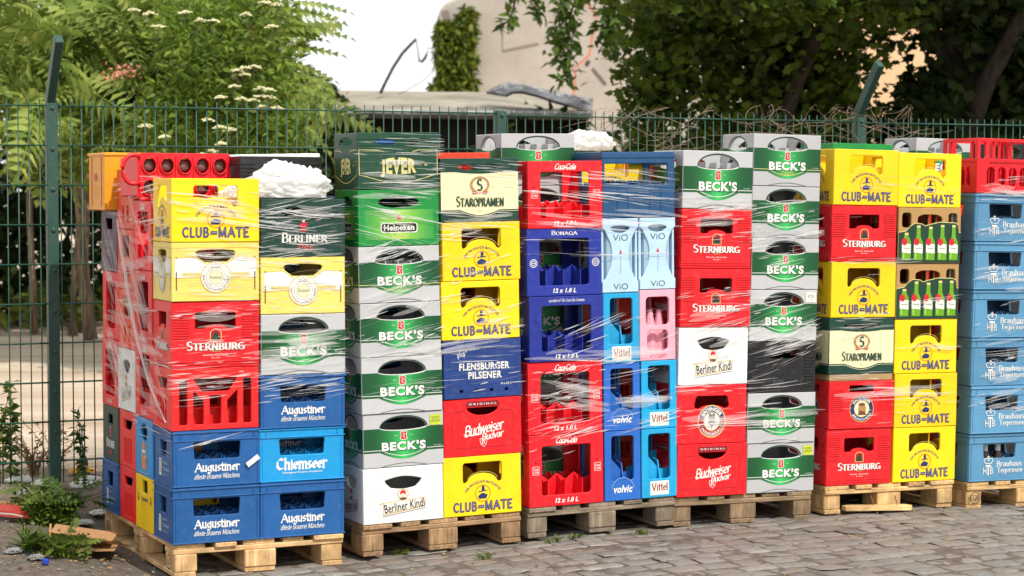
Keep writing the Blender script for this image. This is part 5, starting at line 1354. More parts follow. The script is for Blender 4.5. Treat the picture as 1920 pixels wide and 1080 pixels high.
# ------------------------------------------------------------------ buildings behind
def plaster(name, c1, c2, sc=.35, rough=.9):
    m, t, N, L, p = base_mat(name)
    tc = N.new('ShaderNodeTexCoord')
    n = N.new('ShaderNodeTexNoise'); n.inputs['Scale'].default_value = sc; n.inputs['Detail'].default_value = 9; n.inputs['Roughness'].default_value = .62; L.new(tc.outputs['Object'], n.inputs['Vector'])
    r = N.new('ShaderNodeValToRGB'); r.color_ramp.elements[0].position = .35; r.color_ramp.elements[1].position = .65; r.color_ramp.elements[0].color = (*c1, 1); r.color_ramp.elements[1].color = (*c2, 1)
    L.new(n.outputs['Fac'], r.inputs['Fac']); L.new(r.outputs['Color'], p.inputs['Base Color']); p.inputs['Roughness'].default_value = rough
    b = N.new('ShaderNodeBump'); b.inputs['Strength'].default_value = .4; b.inputs['Distance'].default_value = .03; L.new(n.outputs['Fac'], b.inputs['Height']); L.new(b.outputs['Normal'], p.inputs['Normal'])
    return m
Z_B = 36.0
BW = empty('concrete_building', (2.2, Z_B, .1)); tag(BW, 'bare beige rendered building with a rounded roof corner and painted crack', 'building')
conc = plaster('stained render', (.34, .3, .262), (.44, .395, .345), 1.1); 
def bpx(x, y, z=Z_B): p = px_pt(x, y, z); return p.x - 2.2, p.z - .1
pts = [bpx(826, 362), bpx(824, 180), bpx(820, 70), bpx(820, 36), bpx(826, 20), bpx(836, 8), bpx(852, 0), bpx(880, -14), bpx(1000, -40), bpx(1000, -420), bpx(1420, -420), bpx(1420, 362)]
pts = [(pts[0][0], -.1)] + pts[1:-1] + [(pts[-1][0], -.1)]
mb = MB(); panel(mb, lambda u, z, q: (u, q, z), pts, [], 6.0, conc, .05); mb.build('wall', BW, fix=False)
P = Print(lambda u, z, q: (u, q * 6, z), 1, 1)
P.line(ink('red crack paint', 'e0785c', rough=.9), [bpx(*q) for q in ((1094, 0), (1118, 34), (1110, 70), (1104, 105), (1078, 128), (1078, 168), (1068, 195))], .03)
P.line(ink('plaster scar', '8f8377', rough=.9), [bpx(*q) for q in ((942, 98), (1010, 84))], .05); P.line(ink('plaster scar', '8f8377', rough=.9), [bpx(*q) for q in ((942, 98), (942, 60))], .02)
P.line(ink('plaster patch', 'b6aca4', rough=.9), [bpx(*q) for q in ((1060, 40), (1060, 95))], .4)
for x0_, y0_, x1_, y1_, cc_, w_ in ((1030, 10, 1085, 10, 'bdb2a6', .25), (1110, 130, 1135, 160, '6f6a66', .06), (1098, 118, 1104, 122, '4a4642', .1)):
    P.line(ink('render patch ' + cc_, cc_, rough=.9), [bpx(x0_, y0_), bpx(x1_, y1_)], w_)
P.line(ink('damp stain', '8c8074', rough=.9), [bpx(*q) for q in ((835, 22), (842, 60), (838, 100))], .12)
P.mb.build('wall_marking', BW, fix=False)
# ivy on its edge
IVY = leaf_mat('ivy leaf', (.085, .13, .02), .25, .45)
g = np.random.default_rng(77); q = []
while len(q) < 2600:
    y = g.uniform(18, 178); x = g.uniform(806, 892)
    l = 822 - (y - 40) * .03 if y < 150 else 822 - (y - 150) * .6; rgt = 893 - .05 * y + 6 * math.sin(y * .13) - max(0, (60 - y)) * .1
    if l < x < rgt and not (838 < x < 846 and y < 95) and not (y < 40 and x < 868): q.append((x, y))
pos = np.array([tuple(px_pt(x, y, Z_B - .08 - g.random() * .22)) for x, y in q])
iv = empty('ivy_plant', (-.9, Z_B - .2, .1)); tag(iv, 'sunlit ivy climbing the edge of the beige building', 'ivy')
link('foliage', scatter('foliage', *LEAF, pos - np.array(iv.location), [IVY], g.uniform(.12, .22, len(pos)), rot_mats(len(pos), g, .2, 1.0)), iv)
mb = MB(); mb.tube([(0, .1, 0), (.05, .1, 1.5), (.0, .1, 3.0), (.1, .1, 4.4)], [.05, .04, .03, .02], BARK, 6); mb.build('stem', iv)
# hanging sprays of creeper in front of it
root = empty('hanging_creeper', tuple(px_pt(1090, -60, 24))); tag(root, 'creeper sprays hanging down in front of the beige wall', 'creeper')
g = np.random.default_rng(88); q = []; st = MB()
for path, wd, n in ((((1000, -40), (968, -5), (962, 20), (955, 42), (930, 52)), 13, 70), (((1015, -40), (1008, 10), (1012, 35)), 12, 60), (((1055, -40), (1048, 40), (1052, 80), (1060, 110), (1062, 150)), 22, 260), (((1090, -30), (1072, 20), (1066, 60)), 18, 130), (((1165, -40), (1150, 20), (1140, 60), (1155, 85)), 28, 300), (((1130, -40), (1120, -10)), 25, 80)):
    st.tube([px_pt(x, y, 24) - root.location for x, y in path], .012, DBARK, 4)
    for _ in range(n):
        a = g.random() * (len(path) - 1); i = int(a); f_ = a - i
        q.append((path[i][0] * (1 - f_) + path[min(i + 1, len(path) - 1)][0] * f_ + g.normal() * wd * .5, path[i][1] * (1 - f_) + path[min(i + 1, len(path) - 1)][1] * f_ + g.normal() * wd * .55))
pos = np.array([tuple(px_pt(x, y, 24 + g.normal() * .15)) for x, y in q])
link('foliage', scatter('foliage', *LEAF, pos - np.array(root.location), [leaf_mat('creeper leaf', (.05, .105, .016), .3, .5)], g.uniform(.1, .17, len(pos)), rot_mats(len(pos), g, .3, .8)), root)
st.build('stem', root)
# warm apartment house farther right
AP = empty('apartment_house', (9.0, 46, .1)); tag(AP, 'warm ochre house wall glimpsed between the dark trees', 'building')
och = plaster('ochre render', (.6, .4, .24), (.68, .47, .29), .2)
def apx(x, y): p = px_pt(x, y, 46); return p.x - 9, p.z - .1
wins = []
for x, y in ((1574, 160), (1574, -40), (1300, 160), (1880, 160), (1300, -40), (1880, -40)):
    c = apx(x, y); wins.append([(c[0] - .42, c[1] - .6), (c[0] + .42, c[1] - .6), (c[0] + .42, c[1] + .6), (c[0] - .42, c[1] + .6)])
mb = MB(); panel(mb, lambda u, z, q: (u, q, z), [(apx(1190, 0)[0], -.1), (apx(2300, 0)[0], -.1), (apx(2300, 0)[0], 11), (apx(1190, 0)[0], 11)], wins, .4, och, .02); mb.build('wall', AP, fix=False)
wf = plastic('window frame white', 'e6e4de'); gl = ink('dark window glass', '20262a', rough=.08)
for w_ in wins:
    (x0, z0), (x1, _), (_, z1), _ = w_; mb = MB()
    for a, b in (((x0 + .002, .12, z0), (x0 + .07, .17, z1)), ((x1 - .07, .12, z0), (x1 - .002, .17, z1)), ((x0 + .07, .12, z0 + .002), (x1 - .07, .17, z0 + .07)), ((x0 + .07, .12, z1 - .07), (x1 - .07, .17, z1 - .002)), (((x0 + x1) / 2 - .04, .12, z0 + .07), ((x0 + x1) / 2 + .04, .17, z1 - .07)), ((x0 + .07, .121, z0 + .75), ((x0 + x1) / 2 - .04, .168, z0 + .82)), (((x0 + x1) / 2 + .04, .121, z0 + .75), (x1 - .07, .168, z0 + .82))):
        mb.box(a, b, wf)
    fr_ = mb.build('window', AP); mb = MB(); mb.box((x0 + .01, .18, z0 + .01), (x1 - .01, .19, z1 - .01), gl); mb.build('pane', fr_)
mb = MB(); panel(mb, lambda u, z, q: (u + q * 0, .401 + q, z), [(apx(1190, 0)[0], -.1), (apx(2300, 0)[0], -.1), (apx(2300, 0)[0], 11), (apx(1190, 0)[0], 11)], [], 6.0, och, .02); mb.build('rear_body', AP, fix=False)

# shed with a felt roof
Z_S = 24.5
SH = empty('wooden_shed', (-.3, Z_S, .1)); tag(SH, 'low dark shed with a sagging felt roof behind the fence', 'shed')
felt = plaster('weathered felt', (.17, .15, .115), (.31, .28, .22), 1.6); dw = plaster('dark boards', (.018, .013, .01), (.04, .028, .02), 2.5); gut = plaster('zinc gutter', (.1, .1, .1), (.42, .42, .42), 2.0, .5)
def spx(x, y, z=Z_S): p = px_pt(x, y, z); return Vector((p.x + .3, z - Z_S, p.z - .1))
xs = np.linspace(520, 1112, 25); rows = []
for (yy, zz) in ((0, 0.0), (.35, .9), (.7, 1.8), (1, 2.6)):
    row = []
    for x in xs:
        e = 205 + 5 * (x - 545) / 570; r_ = 169 + 6 * max(0, (x - 560)) / 400 + max(0, (x - 930)) * .16
        row.append(spx(x, e + (min(r_, e - 4) - e) * yy + .35 * math.sin(x * .045 + yy * 3), Z_S + zz))
    rows.append(row)
mb = MB(); n = len(xs); vs = [p for r_ in rows for p in r_]; vs += [p - Vector((0, 0, .1)) for p in vs[:n]] + [p - Vector((0, 0, .1)) for p in rows[-1]]
fs = [(a * n + i, a * n + i + 1, (a + 1) * n + i + 1, (a + 1) * n + i) for a in range(3) for i in range(n - 1)]
b0, b1 = 4 * n, 5 * n
fs += [(b0 + i, b0 + i + 1, i + 1, i) for i in range(n - 1)] + [(3 * n + i, 3 * n + i + 1, b1 + i + 1, b1 + i) for i in range(n - 1)] + [(b0 + i, b1 + i, b1 + i + 1, b0 + i + 1) for i in range(n - 1)]
mb.add(vs, fs, felt); mb.build('roof', SH, smooth=False)
mb = MB(); a, b = spx(560, 212), spx(1100, 216)
mb.box((a.x, .25, -.1), (b.x, 2.4, min(a.z, b.z) - .02), dw)
for i in range(14): mb.box((a.x, .235 - .004 * (i % 2), .12 + .2 * i), (b.x, .249, .3 + .2 * i if .3 + .2 * i < b.z - .02 else b.z - .03), dw) if .12 + .2 * i < b.z - .1 else None
mb.build('wall', SH)
mb = MB()
for i in range(16):
    x0, x1 = 548 + i * 35, 548 + i * 35 + 34; y = 207 + 5 * (x0 - 545) / 570
    a, b = spx(x0, y, Z_S - .06), spx(x1, y + .3, Z_S - .06); mb.tube([a - Vector((0, 0, .02)), b - Vector((0, 0, .02))], .033, gut, 8)
mb.build('gutter', SH)
# curled strip of roofing felt at its right end
mb = MB(); fw = plaster('torn felt', (.06, .06, .065), (.4, .4, .42), 3.0)
top_ = [(912, 172), (935, 160), (955, 155), (985, 160), (1020, 168), (1060, 176), (1095, 182), (1112, 184)]; bot_ = [(950, 178), (962, 172), (980, 172), (1005, 178), (1040, 190), (1070, 198), (1095, 206), (1110, 212)]
vs = [spx(*p, Z_S + .5) for p in top_] + [spx(*p, Z_S + .1) for p in bot_]; k = len(top_)
vs += [v + Vector((0, .06, -.03)) for v in vs]
fs = [(i, i + 1, k + i + 1, k + i) for i in range(k - 1)] + [(2 * k + i, 3 * k + i, 3 * k + i + 1, 2 * k + i + 1) for i in range(k - 1)] + [(i, 2 * k + i, 2 * k + i + 1, i + 1) for i in range(k - 1)] + [(k + i, k + i + 1, 3 * k + i + 1, 3 * k + i) for i in range(k - 1)] + [(0, k, 3 * k, 2 * k), (k - 1, 3 * k - 1, 4 * k - 1, 2 * k - 1)]
mb.add(vs, fs, fw); mb.build('torn_felt', SH)
# bent rod and hooked wire standing on the roof
rod = plastic('dark steel', '45474b', rough=.5)
mb = MB(); mb.tube([px_pt(x, y, 26) for x, y in ((714, 176), (724, 155), (738, 128), (755, 102), (770, 86), (781, 75))], .022, rod, 6); o = mb.build('bent_rod', smooth=True); tag(o, 'dark bent rod rising above the shed roof against the sky', 'rod')
mb = MB(); mb.tube([px_pt(x, y, 26) for x, y in ((781, 75), (784, 95), (786, 108), (787, 116), (792, 117), (798, 110), (801, 102))], [.006, .007, .009, .016, .02, .02, .016], rod, 6); mb.tube([px_pt(x, y, 26) for x, y in ((801, 102), (803, 90), (812, 96), (822, 106))], .005, rod, 4); mb.tube([px_pt(x, y, 26) for x, y in ((822, 128), (790, 155), (760, 172), (748, 178))], .004, rod, 4)
o = mb.build('hooked_wire'); tag(o, 'thin wire with a small hook hanging off the bent rod', 'wire')
# ------------------------------------------------------------------ mesh fence
GRN = plastic('green powder coat', '1f5444', rough=.45, gain=.85); GRD = plastic('green post coat', '2a5448', rough=.5, gain=.8)
F0 = Vector((-2.296, 10.4, 0)); FYAW = R(24.2)
FT = Vector((math.cos(FYAW), math.sin(FYAW), 0)); FN = Vector((math.sin(FYAW), -math.cos(FYAW), 0))
FB, FTOP = .13, EYE + 163 / F_PX * 10.4
def fpt(t, z, n=0.0): return F0 + FT * t + FN * n + Vector((0, 0, z))
def t_of_px(x):
    k = (x - 960) / F_PX
    return (k * F0.y - F0.x) / (FT.x - k * FT.y)
posts = [t_of_px(98) - 2.5, t_of_px(98), t_of_px(938), t_of_px(1610), t_of_px(1610) + 2.5, t_of_px(1610) + 5]
rf = random.Random(8)
PL = ['fence panel left of the armed post beside the weeds', 'long fence panel behind the orange crate and white bundle', 'fence panel behind the navy-blue and ribbed red crates', 'fence panel behind the slotted red crate', 'fence panel beyond the slotted red crate, past the last stack']
for i in range(5):
    a, b = posts[i], posts[i + 1]
    root = empty('mesh_fence_panel', fpt(a, FB)); tag(root, 'green wire ' + PL[i], 'fence panel', 'panels of the green wire fence')
    mb = MB(); hs = [FTOP - .006 - .2 * k for k in range(10)]
    dz = (.0, .0, -.012, -.02, -.02)[i]
    for z in hs:
        for s in (-.0085, .0085): mb.tube([fpt(a + .02, z + dz, s) - root.location, fpt(b - .02, z + dz, s) - root.location], .004, GRN, 6)
    o = mb.build('twin_rods', root, smooth=True)
    mb = MB(); t = a + .045
    while t < b - .03:
        w = rf.uniform(-.002, .002); zz = FTOP + .027
        mb.tube([fpt(t, FB + .03 + dz), fpt(t + w, 1.0 + dz), fpt(t + w * .5, zz + dz)] if True else [], .0034, GRN, 5); t += .0545
    for v in range(len(mb.v)): mb.v[v] = tuple(Vector(mb.v[v]) - root.location)
    mb.build('upright_wires', root, smooth=True)
PP = ['green fence post out of the frame beyond the weeds', 'green fence post with bent arm rising from the weeds', 'green fence post without an arm behind the grey crate', 'green fence post with bent arm among the dry vines', 'green fence post beyond the slotted red crate', 'green fence post at the far end']
for i in range(1, 6):
    t = posts[i]; root = empty('fence_post', fpt(t, FB - .1)); root.rotation_euler.z = FYAW
    tag(root, PP[i], 'post', 'posts of the green wire fence')
    h = FTOP + .012 - FB + .1; mb = MB()
    mb.box((-.022, -.006, 0), (.022, .054, h), GRD, .005); mb.build('upright', root)
    mb = MB(); mb.box((-.026, -.019, .1), (.03, -.0108, h - .005), GRD, .002); mb.build('clamp_strip', root)
    if i != 2:
        mb = MB(); M = Matrix.Translation((0, .026, h)) @ Matrix.Rotation(R(37), 4, 'X')
        mb.box((-.0215, -.032, -.01), (.0215, .03, .385), GRD, .004, M); mb.build('arm', root)
    for k in range(9):
        mb = MB(); mb.lathe([(.011, 0), (.011, -.006), (.006, -.009)], GRD, (.004, -.0192, h - .03 - .205 * k), 8, 'y'); mb.build('bolt', root)

# dry vines tangled in the top of the fence
VINE = bark_mat('dry vine', (.3, .22, .15))
rv = random.Random(17)
def vines(x0, x1, n, label):
    mb = MB()
    for _ in range(n):
        x = rv.uniform(x0, x1); y = rv.uniform(215, 300); a = rv.uniform(0, 6.28); pts = []
        s = rv.uniform(6, 13); cur = rv.uniform(-.2, .2); nn = rv.uniform(-.05, .06)
        for k in range(rv.randint(8, 22)):
            tt = t_of_px(x); p = fpt(tt, 0, nn); sc = F_PX / p.y
            pts.append(Vector((p.x, p.y, EYE + (360 - y) / sc))); x += math.cos(a) * s; y += math.sin(a) * s * .75; a += cur + rv.uniform(-.3, .3); nn += rv.uniform(-.012, .012)
            if y < 203: a = abs(a) * .5 + .3
            if y > 330: a = -1.2
        r0 = rv.uniform(.0009, .0022)
        mb.tube(pts, [r0 * (1 - .6 * i / len(pts)) for i in range(len(pts))], VINE, 4)
    o = mb.build('dry_vine', fix=False, smooth=True); tag(o, label, 'vine', 'dry vines on the fence top')
vines(1110, 1330, 34, 'leafless brown vine tangled in the fence behind the petrol-blue crate'); vines(1350, 1560, 30, 'leafless brown vine on the fence behind the gold-lined grey crate'); vines(1545, 1720, 38, 'dense knot of leafless vine around the armed fence post')

# ------------------------------------------------------------------ plastic bundles, sheets and stretch wrap
def film_mat(name, rough=.22, alpha=.8, col=(.88, .88, .87), tr=.3):
    m, t, N, L, p = base_mat(name)
    p.inputs['Base Color'].default_value = (*col, 1); p.inputs['Roughness'].default_value = rough; p.inputs['Alpha'].default_value = alpha
    p.inputs['Coat Weight'].default_value = .3
    tl = N.new('ShaderNodeBsdfTranslucent'); tl.inputs['Color'].default_value = (*col, 1)
    ms = N.new('ShaderNodeMixShader'); ms.inputs[0].default_value = tr
    L.new(p.outputs[0], ms.inputs[1]); L.new(tl.outputs[0], ms.inputs[2])
    tc = N.new('ShaderNodeTexCoord'); n = N.new('ShaderNodeTexNoise'); n.inputs['Scale'].default_value = 40; n.inputs['Detail'].default_value = 5; L.new(tc.outputs['Object'], n.inputs['Vector'])
    b = N.new('ShaderNodeBump'); b.inputs['Strength'].default_value = .6; b.inputs['Distance'].default_value = .008; L.new(n.outputs['Fac'], b.inputs['Height']); L.new(b.outputs['Normal'], p.inputs['Normal'])
    tp = N.new('ShaderNodeBsdfTransparent'); m3 = N.new('ShaderNodeMixShader'); m3.inputs[0].default_value = alpha; p.inputs['Alpha'].default_value = 1
    L.new(tp.outputs[0], m3.inputs[1]); L.new(ms.outputs[0], m3.inputs[2]); L.new(m3.outputs[0], N['Material Output'].inputs['Surface'])
    return m
BAG = film_mat('crumpled white film', .16, .8, (.95, .95, .94), .5); FOLDM = film_mat('stretch film rope', .25, .5, (.9, .86, .84), .3); STR = film_mat('stretch film crease glint', .2, .78, (.9, .9, .9), .25); THIN = film_mat('stretch film fold sheen', .2, .24, (.9, .88, .87), .25)  # crease and fold whites stand in for the film's glints and sheen
def crumple(lobes, seed, amp=.035):
    """a crumpled lump: lobes (centre, radii), creased by ridged noise"""
    import bmesh
    from mathutils import noise
    bm = bmesh.new()
    for c, r in lobes:
        b2 = bmesh.ops.create_icosphere(bm, subdivisions=4, radius=1)['verts']
        for v in b2:
            d = v.co.normalized(); q = d * 2.3 + Vector(c) * 5 + Vector((seed, 0, 0))
            f = 1 + .3 * noise.noise(q) ; rg = 1 - abs(noise.noise(q * 2.2)) * 2; rg2 = .5 * (1 - abs(noise.noise(q * 4.1)) * 2)
            v.co = Vector(c) + Vector((d.x * r[0], d.y * r[1], d.z * r[2])) * f + d * (amp * rg + amp * .5 * rg2)
            j_ = noise.noise_vector(q * 9.0) * .006; v.co += j_
            if v.co.z < .002: v.co.z = .002
    me = bpy.data.meshes.new('bundle'); bm.to_mesh(me); bm.free(); me.materials.append(BAG)
    return me
bz = .144 + .25 + .24 + .24 + .271 + .255 + .26
bun = link('plastic_bundle', crumple([((.18, .14, .045), (.17, .13, .075)), ((.15, .15, .095), (.09, .1, .055)), ((.27, .14, .06), (.08, .1, .065)), ((.06, .14, .025), (.12, .1, .045)), ((-.04, .16, .015), (.07, .08, .035))], 2.0, .016)); bun.matrix_world = pal_mat(0) @ Matrix.Translation((.405, .005, bz + .002))
tag(bun, 'crumpled white plastic bundle on the dark green crate', 'plastic bundle')
b2 = link('plastic_bundle', crumple([((.12, .1, .04), (.09, .09, .055)), ((.19, .12, .04), (.08, .09, .05)), ((.03, .1, .02), (.05, .08, .035))], 6.0, .013)); b2.matrix_world = pal_mat(2) @ Matrix.Translation((.42, .36, .144 + 6 * .282 + .003))
tag(b2, 'small crumpled white plastic bundle behind the petrol-blue crate', 'plastic bundle')
mb = MB(); ws = film_mat('white sheet', .5, 1.0, (.88, .88, .88), .15)
for i in range(6):
    x0 = -.09 + .08 * i; mb.box((x0, .02, .001 + .002 * i), (x0 + .0805, .28, .02 + .0022 * i), ws, .003)
sh = mb.build('white_sheet'); sh.matrix_world = pal_mat(0) @ Matrix.Translation((.53, .62, .144 + .283 * 6 + .002)); tag(sh, 'folded white sheet lying on the yellow crate behind the bundle', 'sheet')

def wrap(pi, label, zones, seed, side=None):
    """stretch film creases and folds as white strips carrying its glints and milky sheen: zones (x0, x1, z0, z1, count, slope, spread, length)"""
    rw = random.Random(seed); A = MB(); B = MB()
    def strip(mb, m, p, d, nrm, ln, w, bow):
        k = 5; lf = []; rt = []
        up = nrm.cross(d).normalized()
        for i in range(k + 1):
            a = i / k; c = p + d * (ln * (a - .5)) + up * (bow * math.sin(math.pi * a)) + nrm * (.0015 * math.sin(math.pi * a)); hw = w * .5 * (math.sin(math.pi * (.06 + .88 * a)) ** .6)
            lf.append(c + up * hw + nrm * .0012); rt.append(c - up * hw)
        mb.add(lf + rt, [(i, i + 1, k + 2 + i, k + 1 + i) for i in range(k)], m)
    def cluster(u0, u1, z0, z1, n, sl, sp, ln, place):
        m = 0
        while m < n:
            cu, cz, a = rw.uniform(u0, u1), rw.uniform(z0, z1), rw.gauss(sl, sp); band = rw.uniform(.012, .07); span = rw.uniform(.4, 1.2) * (u1 - u0) * .5; k = rw.randint(6, 18); m += k
            for _ in range(k):
                o = rw.uniform(-span, span); u = cu + o
                if not u0 < u < u1: continue
                z = cz + rw.gauss(0, band * .5) + o * math.tan(R(a)) * .8
                if not z0 - .03 < z < z1 + .03: continue
                l = ln * rw.choice((.25, .4, .5, .7, 1.0, 1.4)); l = min(l, 2 * min(u - u0, u1 - u) + .05)
                place(u, z, R(a + rw.gauss(0, 1.4)), l, rw.choice((.0009, .0012, .0016, .002, .0026, .0034, .0048)) * rw.uniform(.8, 1.2))
    def front(u, z, a, l, w): strip(A, STR, Vector((u, -.0075 - rw.random() * .004, z)), Vector((math.cos(a), 0, math.sin(a))), Vector((0, -1, 0)), l, w, rw.uniform(-.003, .003))
    def flank(u, z, a, l, w): strip(A, STR if rw.random() < .5 else THIN, Vector((-.0085 - rw.random() * .004, u, z)), Vector((0, -math.cos(a), math.sin(a))), Vector((-1, 0, 0)), l, w * 1.4, rw.uniform(-.004, .004))
    for (x0, x1, z0, z1, n, sl, sp, ln) in zones: cluster(x0, x1, z0, z1, int(n * 1.3), sl, sp * .42, ln * 1.1, front)
    for (x0, x1, z, a, w, n) in HAZY.get(pi) or []:
        for _ in range(max(3, n * 2 // 3)):
            strip(B, THIN, Vector((rw.uniform(x0 + .08, x1 - .08), -.0115 - rw.random() * .004, z + rw.gauss(0, w * .35))), Vector((math.cos(R(a + rw.gauss(0, 2))), 0, math.sin(R(a + rw.gauss(0, 2))))), Vector((0, -1, 0)), rw.uniform(.14, .4) if x1 - x0 > .5 else rw.uniform(.12, .26), rw.uniform(.008, .03), rw.uniform(-.01, .01))
    if pi == 0:
        for _ in range(80):
            y, z = rw.uniform(.12, 1.08), rw.uniform(.7, 1.62); aa = R(rw.choice((-42, -46, -4, -2)) + rw.gauss(0, 3)); strip(B, THIN, Vector((-.012 - rw.random() * .005, y, z)), Vector((0, -math.cos(aa), math.sin(aa))), Vector((-1, 0, 0)), min(rw.uniform(.2, .5), 2 * min(y, 1.2 - y)), rw.uniform(.01, .05), rw.uniform(-.01, .01))
    for (x0, x1, z, a, w) in FOLDS.get(pi) or []:
        for _ in range(3):
            strip(B, STR, Vector(((x0 + x1) / 2, -.011 - rw.random() * .004, z + rw.uniform(-w, w) * .4)), Vector((math.cos(R(a)), 0, math.sin(R(a)))), Vector((0, -1, 0)), (x1 - x0) * rw.uniform(.6, 1.0), rw.uniform(.0015, .005), rw.uniform(-.012, .012))
    for (y0, y1, z0, z1, n, sl, sp, ln) in (side or []): cluster(y0, y1, z0, z1, int(n * 1.2), -sl, sp * .5, ln, flank)
    b = len(A.v); A.v += B.v
    for f, mi in zip(B.f, B.m): A.f.append(tuple(b + i for i in f)); A.m.append(A.mi(B.mats[mi]))
    if pi == 0:
        # the thick twisted fold down the side
        pts = [Vector((-.014, y, z)) for y, z in ((.86, 1.56), (.78, 1.42), (.66, 1.22), (.5, 1.0), (.3, .82), (.05, .68))]
        A.tube(pts, [.003, .008, .009, .007, .006, .003], FOLDM, 6)
    o = A.build('stretch_wrap', fix=False); o.matrix_world = pal_mat(pi)
    tag(o, label, 'stretch film', 'creased stretch film around the stacks')
HAZY = {0: [(0, .8, 1.0, 1, .12, 14), (.4, .8, .98, 2, .1, 12), (.4, .8, 1.5, -4, .2, 10), (0, .4, 1.6, -8, .06, 8), (0, .4, 1.15, 0, .1, 6)], 1: [(0, .8, .95, 4, .1, 12), (0, .4, 1.2, 14, .14, 10), (0, .4, 1.75, -3, .16, 8), (.4, .8, 1.5, 2, .14, 8)],
        2: [(0, .8, 1.52, -5, .05, 16), (0, .8, .86, -3, .05, 16), (0, .45, .66, -10, .1, 14), (.4, .8, .62, -2, .04, 12)], 3: [(0, .8, .52, 2, .1, 14), (.4, .8, .95, 14, .16, 12), (0, .4, 1.5, 4, .1, 8), (0, .4, .98, 10, .1, 8)], 4: [(0, .8, .62, 1, .1, 12), (0, .4, 1.0, 2, .1, 6)], 5: [(0, .4, 1.68, 3, .04, 8), (0, .4, .7, 5, .2, 10), (0, .4, 1.2, 6, .2, 8)]}
FOLDS = {0: [(.0, .8, 1.545, -7, .05), (.4, .8, 1.60, -9, .02), (.4, .8, .99, 2, .08)], 1: [(.0, .4, 1.69, -2, .03), (.0, .8, .93, 4, .05)], 2: [(.0, .8, 1.52, -5, .05), (.0, .8, .83, -3, .05), (.0, .45, .72, -14, .03), (.4, .8, .62, -3, .03), (.0, .4, .6, 4, .12)],
         3: [(.0, .8, .52, 1, .05), (.0, .45, .98, 12, .04), (.4, .8, 1.6, 5, .03)], 4: [(.0, .8, .6, 1, .04)], 5: [(.0, .4, 1.66, 0, .05), (0, .4, 1.68, -8, .03), (0, .4, .83, 4, .06)]}
wrap(0, 'creased clear film around the stacks nearest the weeds', [(.0, .4, 1.3, 1.72, 90, -6, 4, .16), (.0, .4, 1.19, 1.42, 60, -2, 5, .16), (.0, .4, .9, 1.2, 90, 2, 4, .1), (.0, .4, .78, .95, 70, 3, 4, .14), (.4, .8, 1.33, 1.65, 150, 5, 9, .14), (.4, .8, 1.05, 1.35, 80, -2, 6, .13), (.4, .8, .76, 1.05, 140, 4, 8, .14), (0, .4, .6, .72, 6, 14, 5, .2)], 1,
     side=[(.0, 1.2, .75, 1.75, 90, 0, 10, .25), (.2, 1.15, .85, 1.5, 90, 42, 6, .4), (.0, .6, .55, .95, 70, -3, 8, .3), (.0, .9, 1.5, 1.75, 40, -6, 5, .35)])
wrap(1, 'creased clear film around the gold-framed and yellow stacks', [(.0, .4, 1.6, 1.9, 80, -3, 3, .25), (.0, .4, 1.38, 1.65, 50, -12, 14, .2), (.0, .4, .95, 1.4, 170, 14, 8, .12), (.4, .8, 1.45, 1.8, 60, -5, 4, .22), (.4, .8, .95, 1.48, 130, 8, 12, .11), (0, .8, .75, .96, 60, 4, 6, .16)], 2)
wrap(2, 'creased and torn clear film around the soft drink stacks', [(.0, .8, 1.45, 1.75, 70, -5, 5, .28), (.0, .8, 1.1, 1.5, 25, -4, 9, .3), (.15, .8, .82, 1.15, 70, 16, 5, .16), (.0, .4, .5, .8, 130, 10, 12, .1), (.4, .8, .5, .8, 60, 8, 8, .18), (.0, .4, .42, .55, 30, 12, 5, .16)], 3, side=[(0, .3, .5, 1.6, 20, 0, 12, .2)])
wrap(3, 'creased clear film around the grey-green and ribbed red stacks', [(.0, .4, 1.4, 1.6, 80, 4, 5, .14), (.0, .4, 1.02, 1.4, 45, 6, 9, .14), (.0, .4, .78, 1.04, 60, 14, 6, .16), (.4, .8, 1.1, 1.62, 130, 9, 7, .15), (.4, .8, .68, 1.15, 130, 15, 7, .15), (.0, .8, .38, .7, 90, 2, 5, .2)], 4)
wrap(4, 'faint clear film around the yellow and bottle-picture stacks', [(.0, .8, 1.2, 1.7, 40, 0, 5, .2), (.0, .4, .45, 1.0, 90, 2, 8, .13), (.4, .8, .45, 1.1, 40, 3, 8, .15)], 5)
wrap(5, 'creased clear film around the pale blue stack', [(.0, .4, 1.35, 1.75, 60, 4, 12, .13), (.0, .4, .7, 1.3, 90, 8, 10, .1), (.0, .4, .4, .75, 60, 6, 12, .12)], 6)

# strip of tape on a blue crate
mb = MB(); mb.box((.332, -.0035, .44 - .012), (.398, -.0022, .44 + .012), ink('white tape', 'dfe3ea', rough=.3), 0, Matrix.Translation((.365, 0, .44)) @ Matrix.Rotation(R(-35), 4, 'Y') @ Matrix.Translation((-.365, 0, -.44)))
tp_ = mb.build('tape_strip'); tp_.matrix_world = pal_mat(0) @ Matrix.Translation((0, -.006, .06)); tag(tp_, 'torn white tape strip on the upper blackletter blue crate', 'tape')

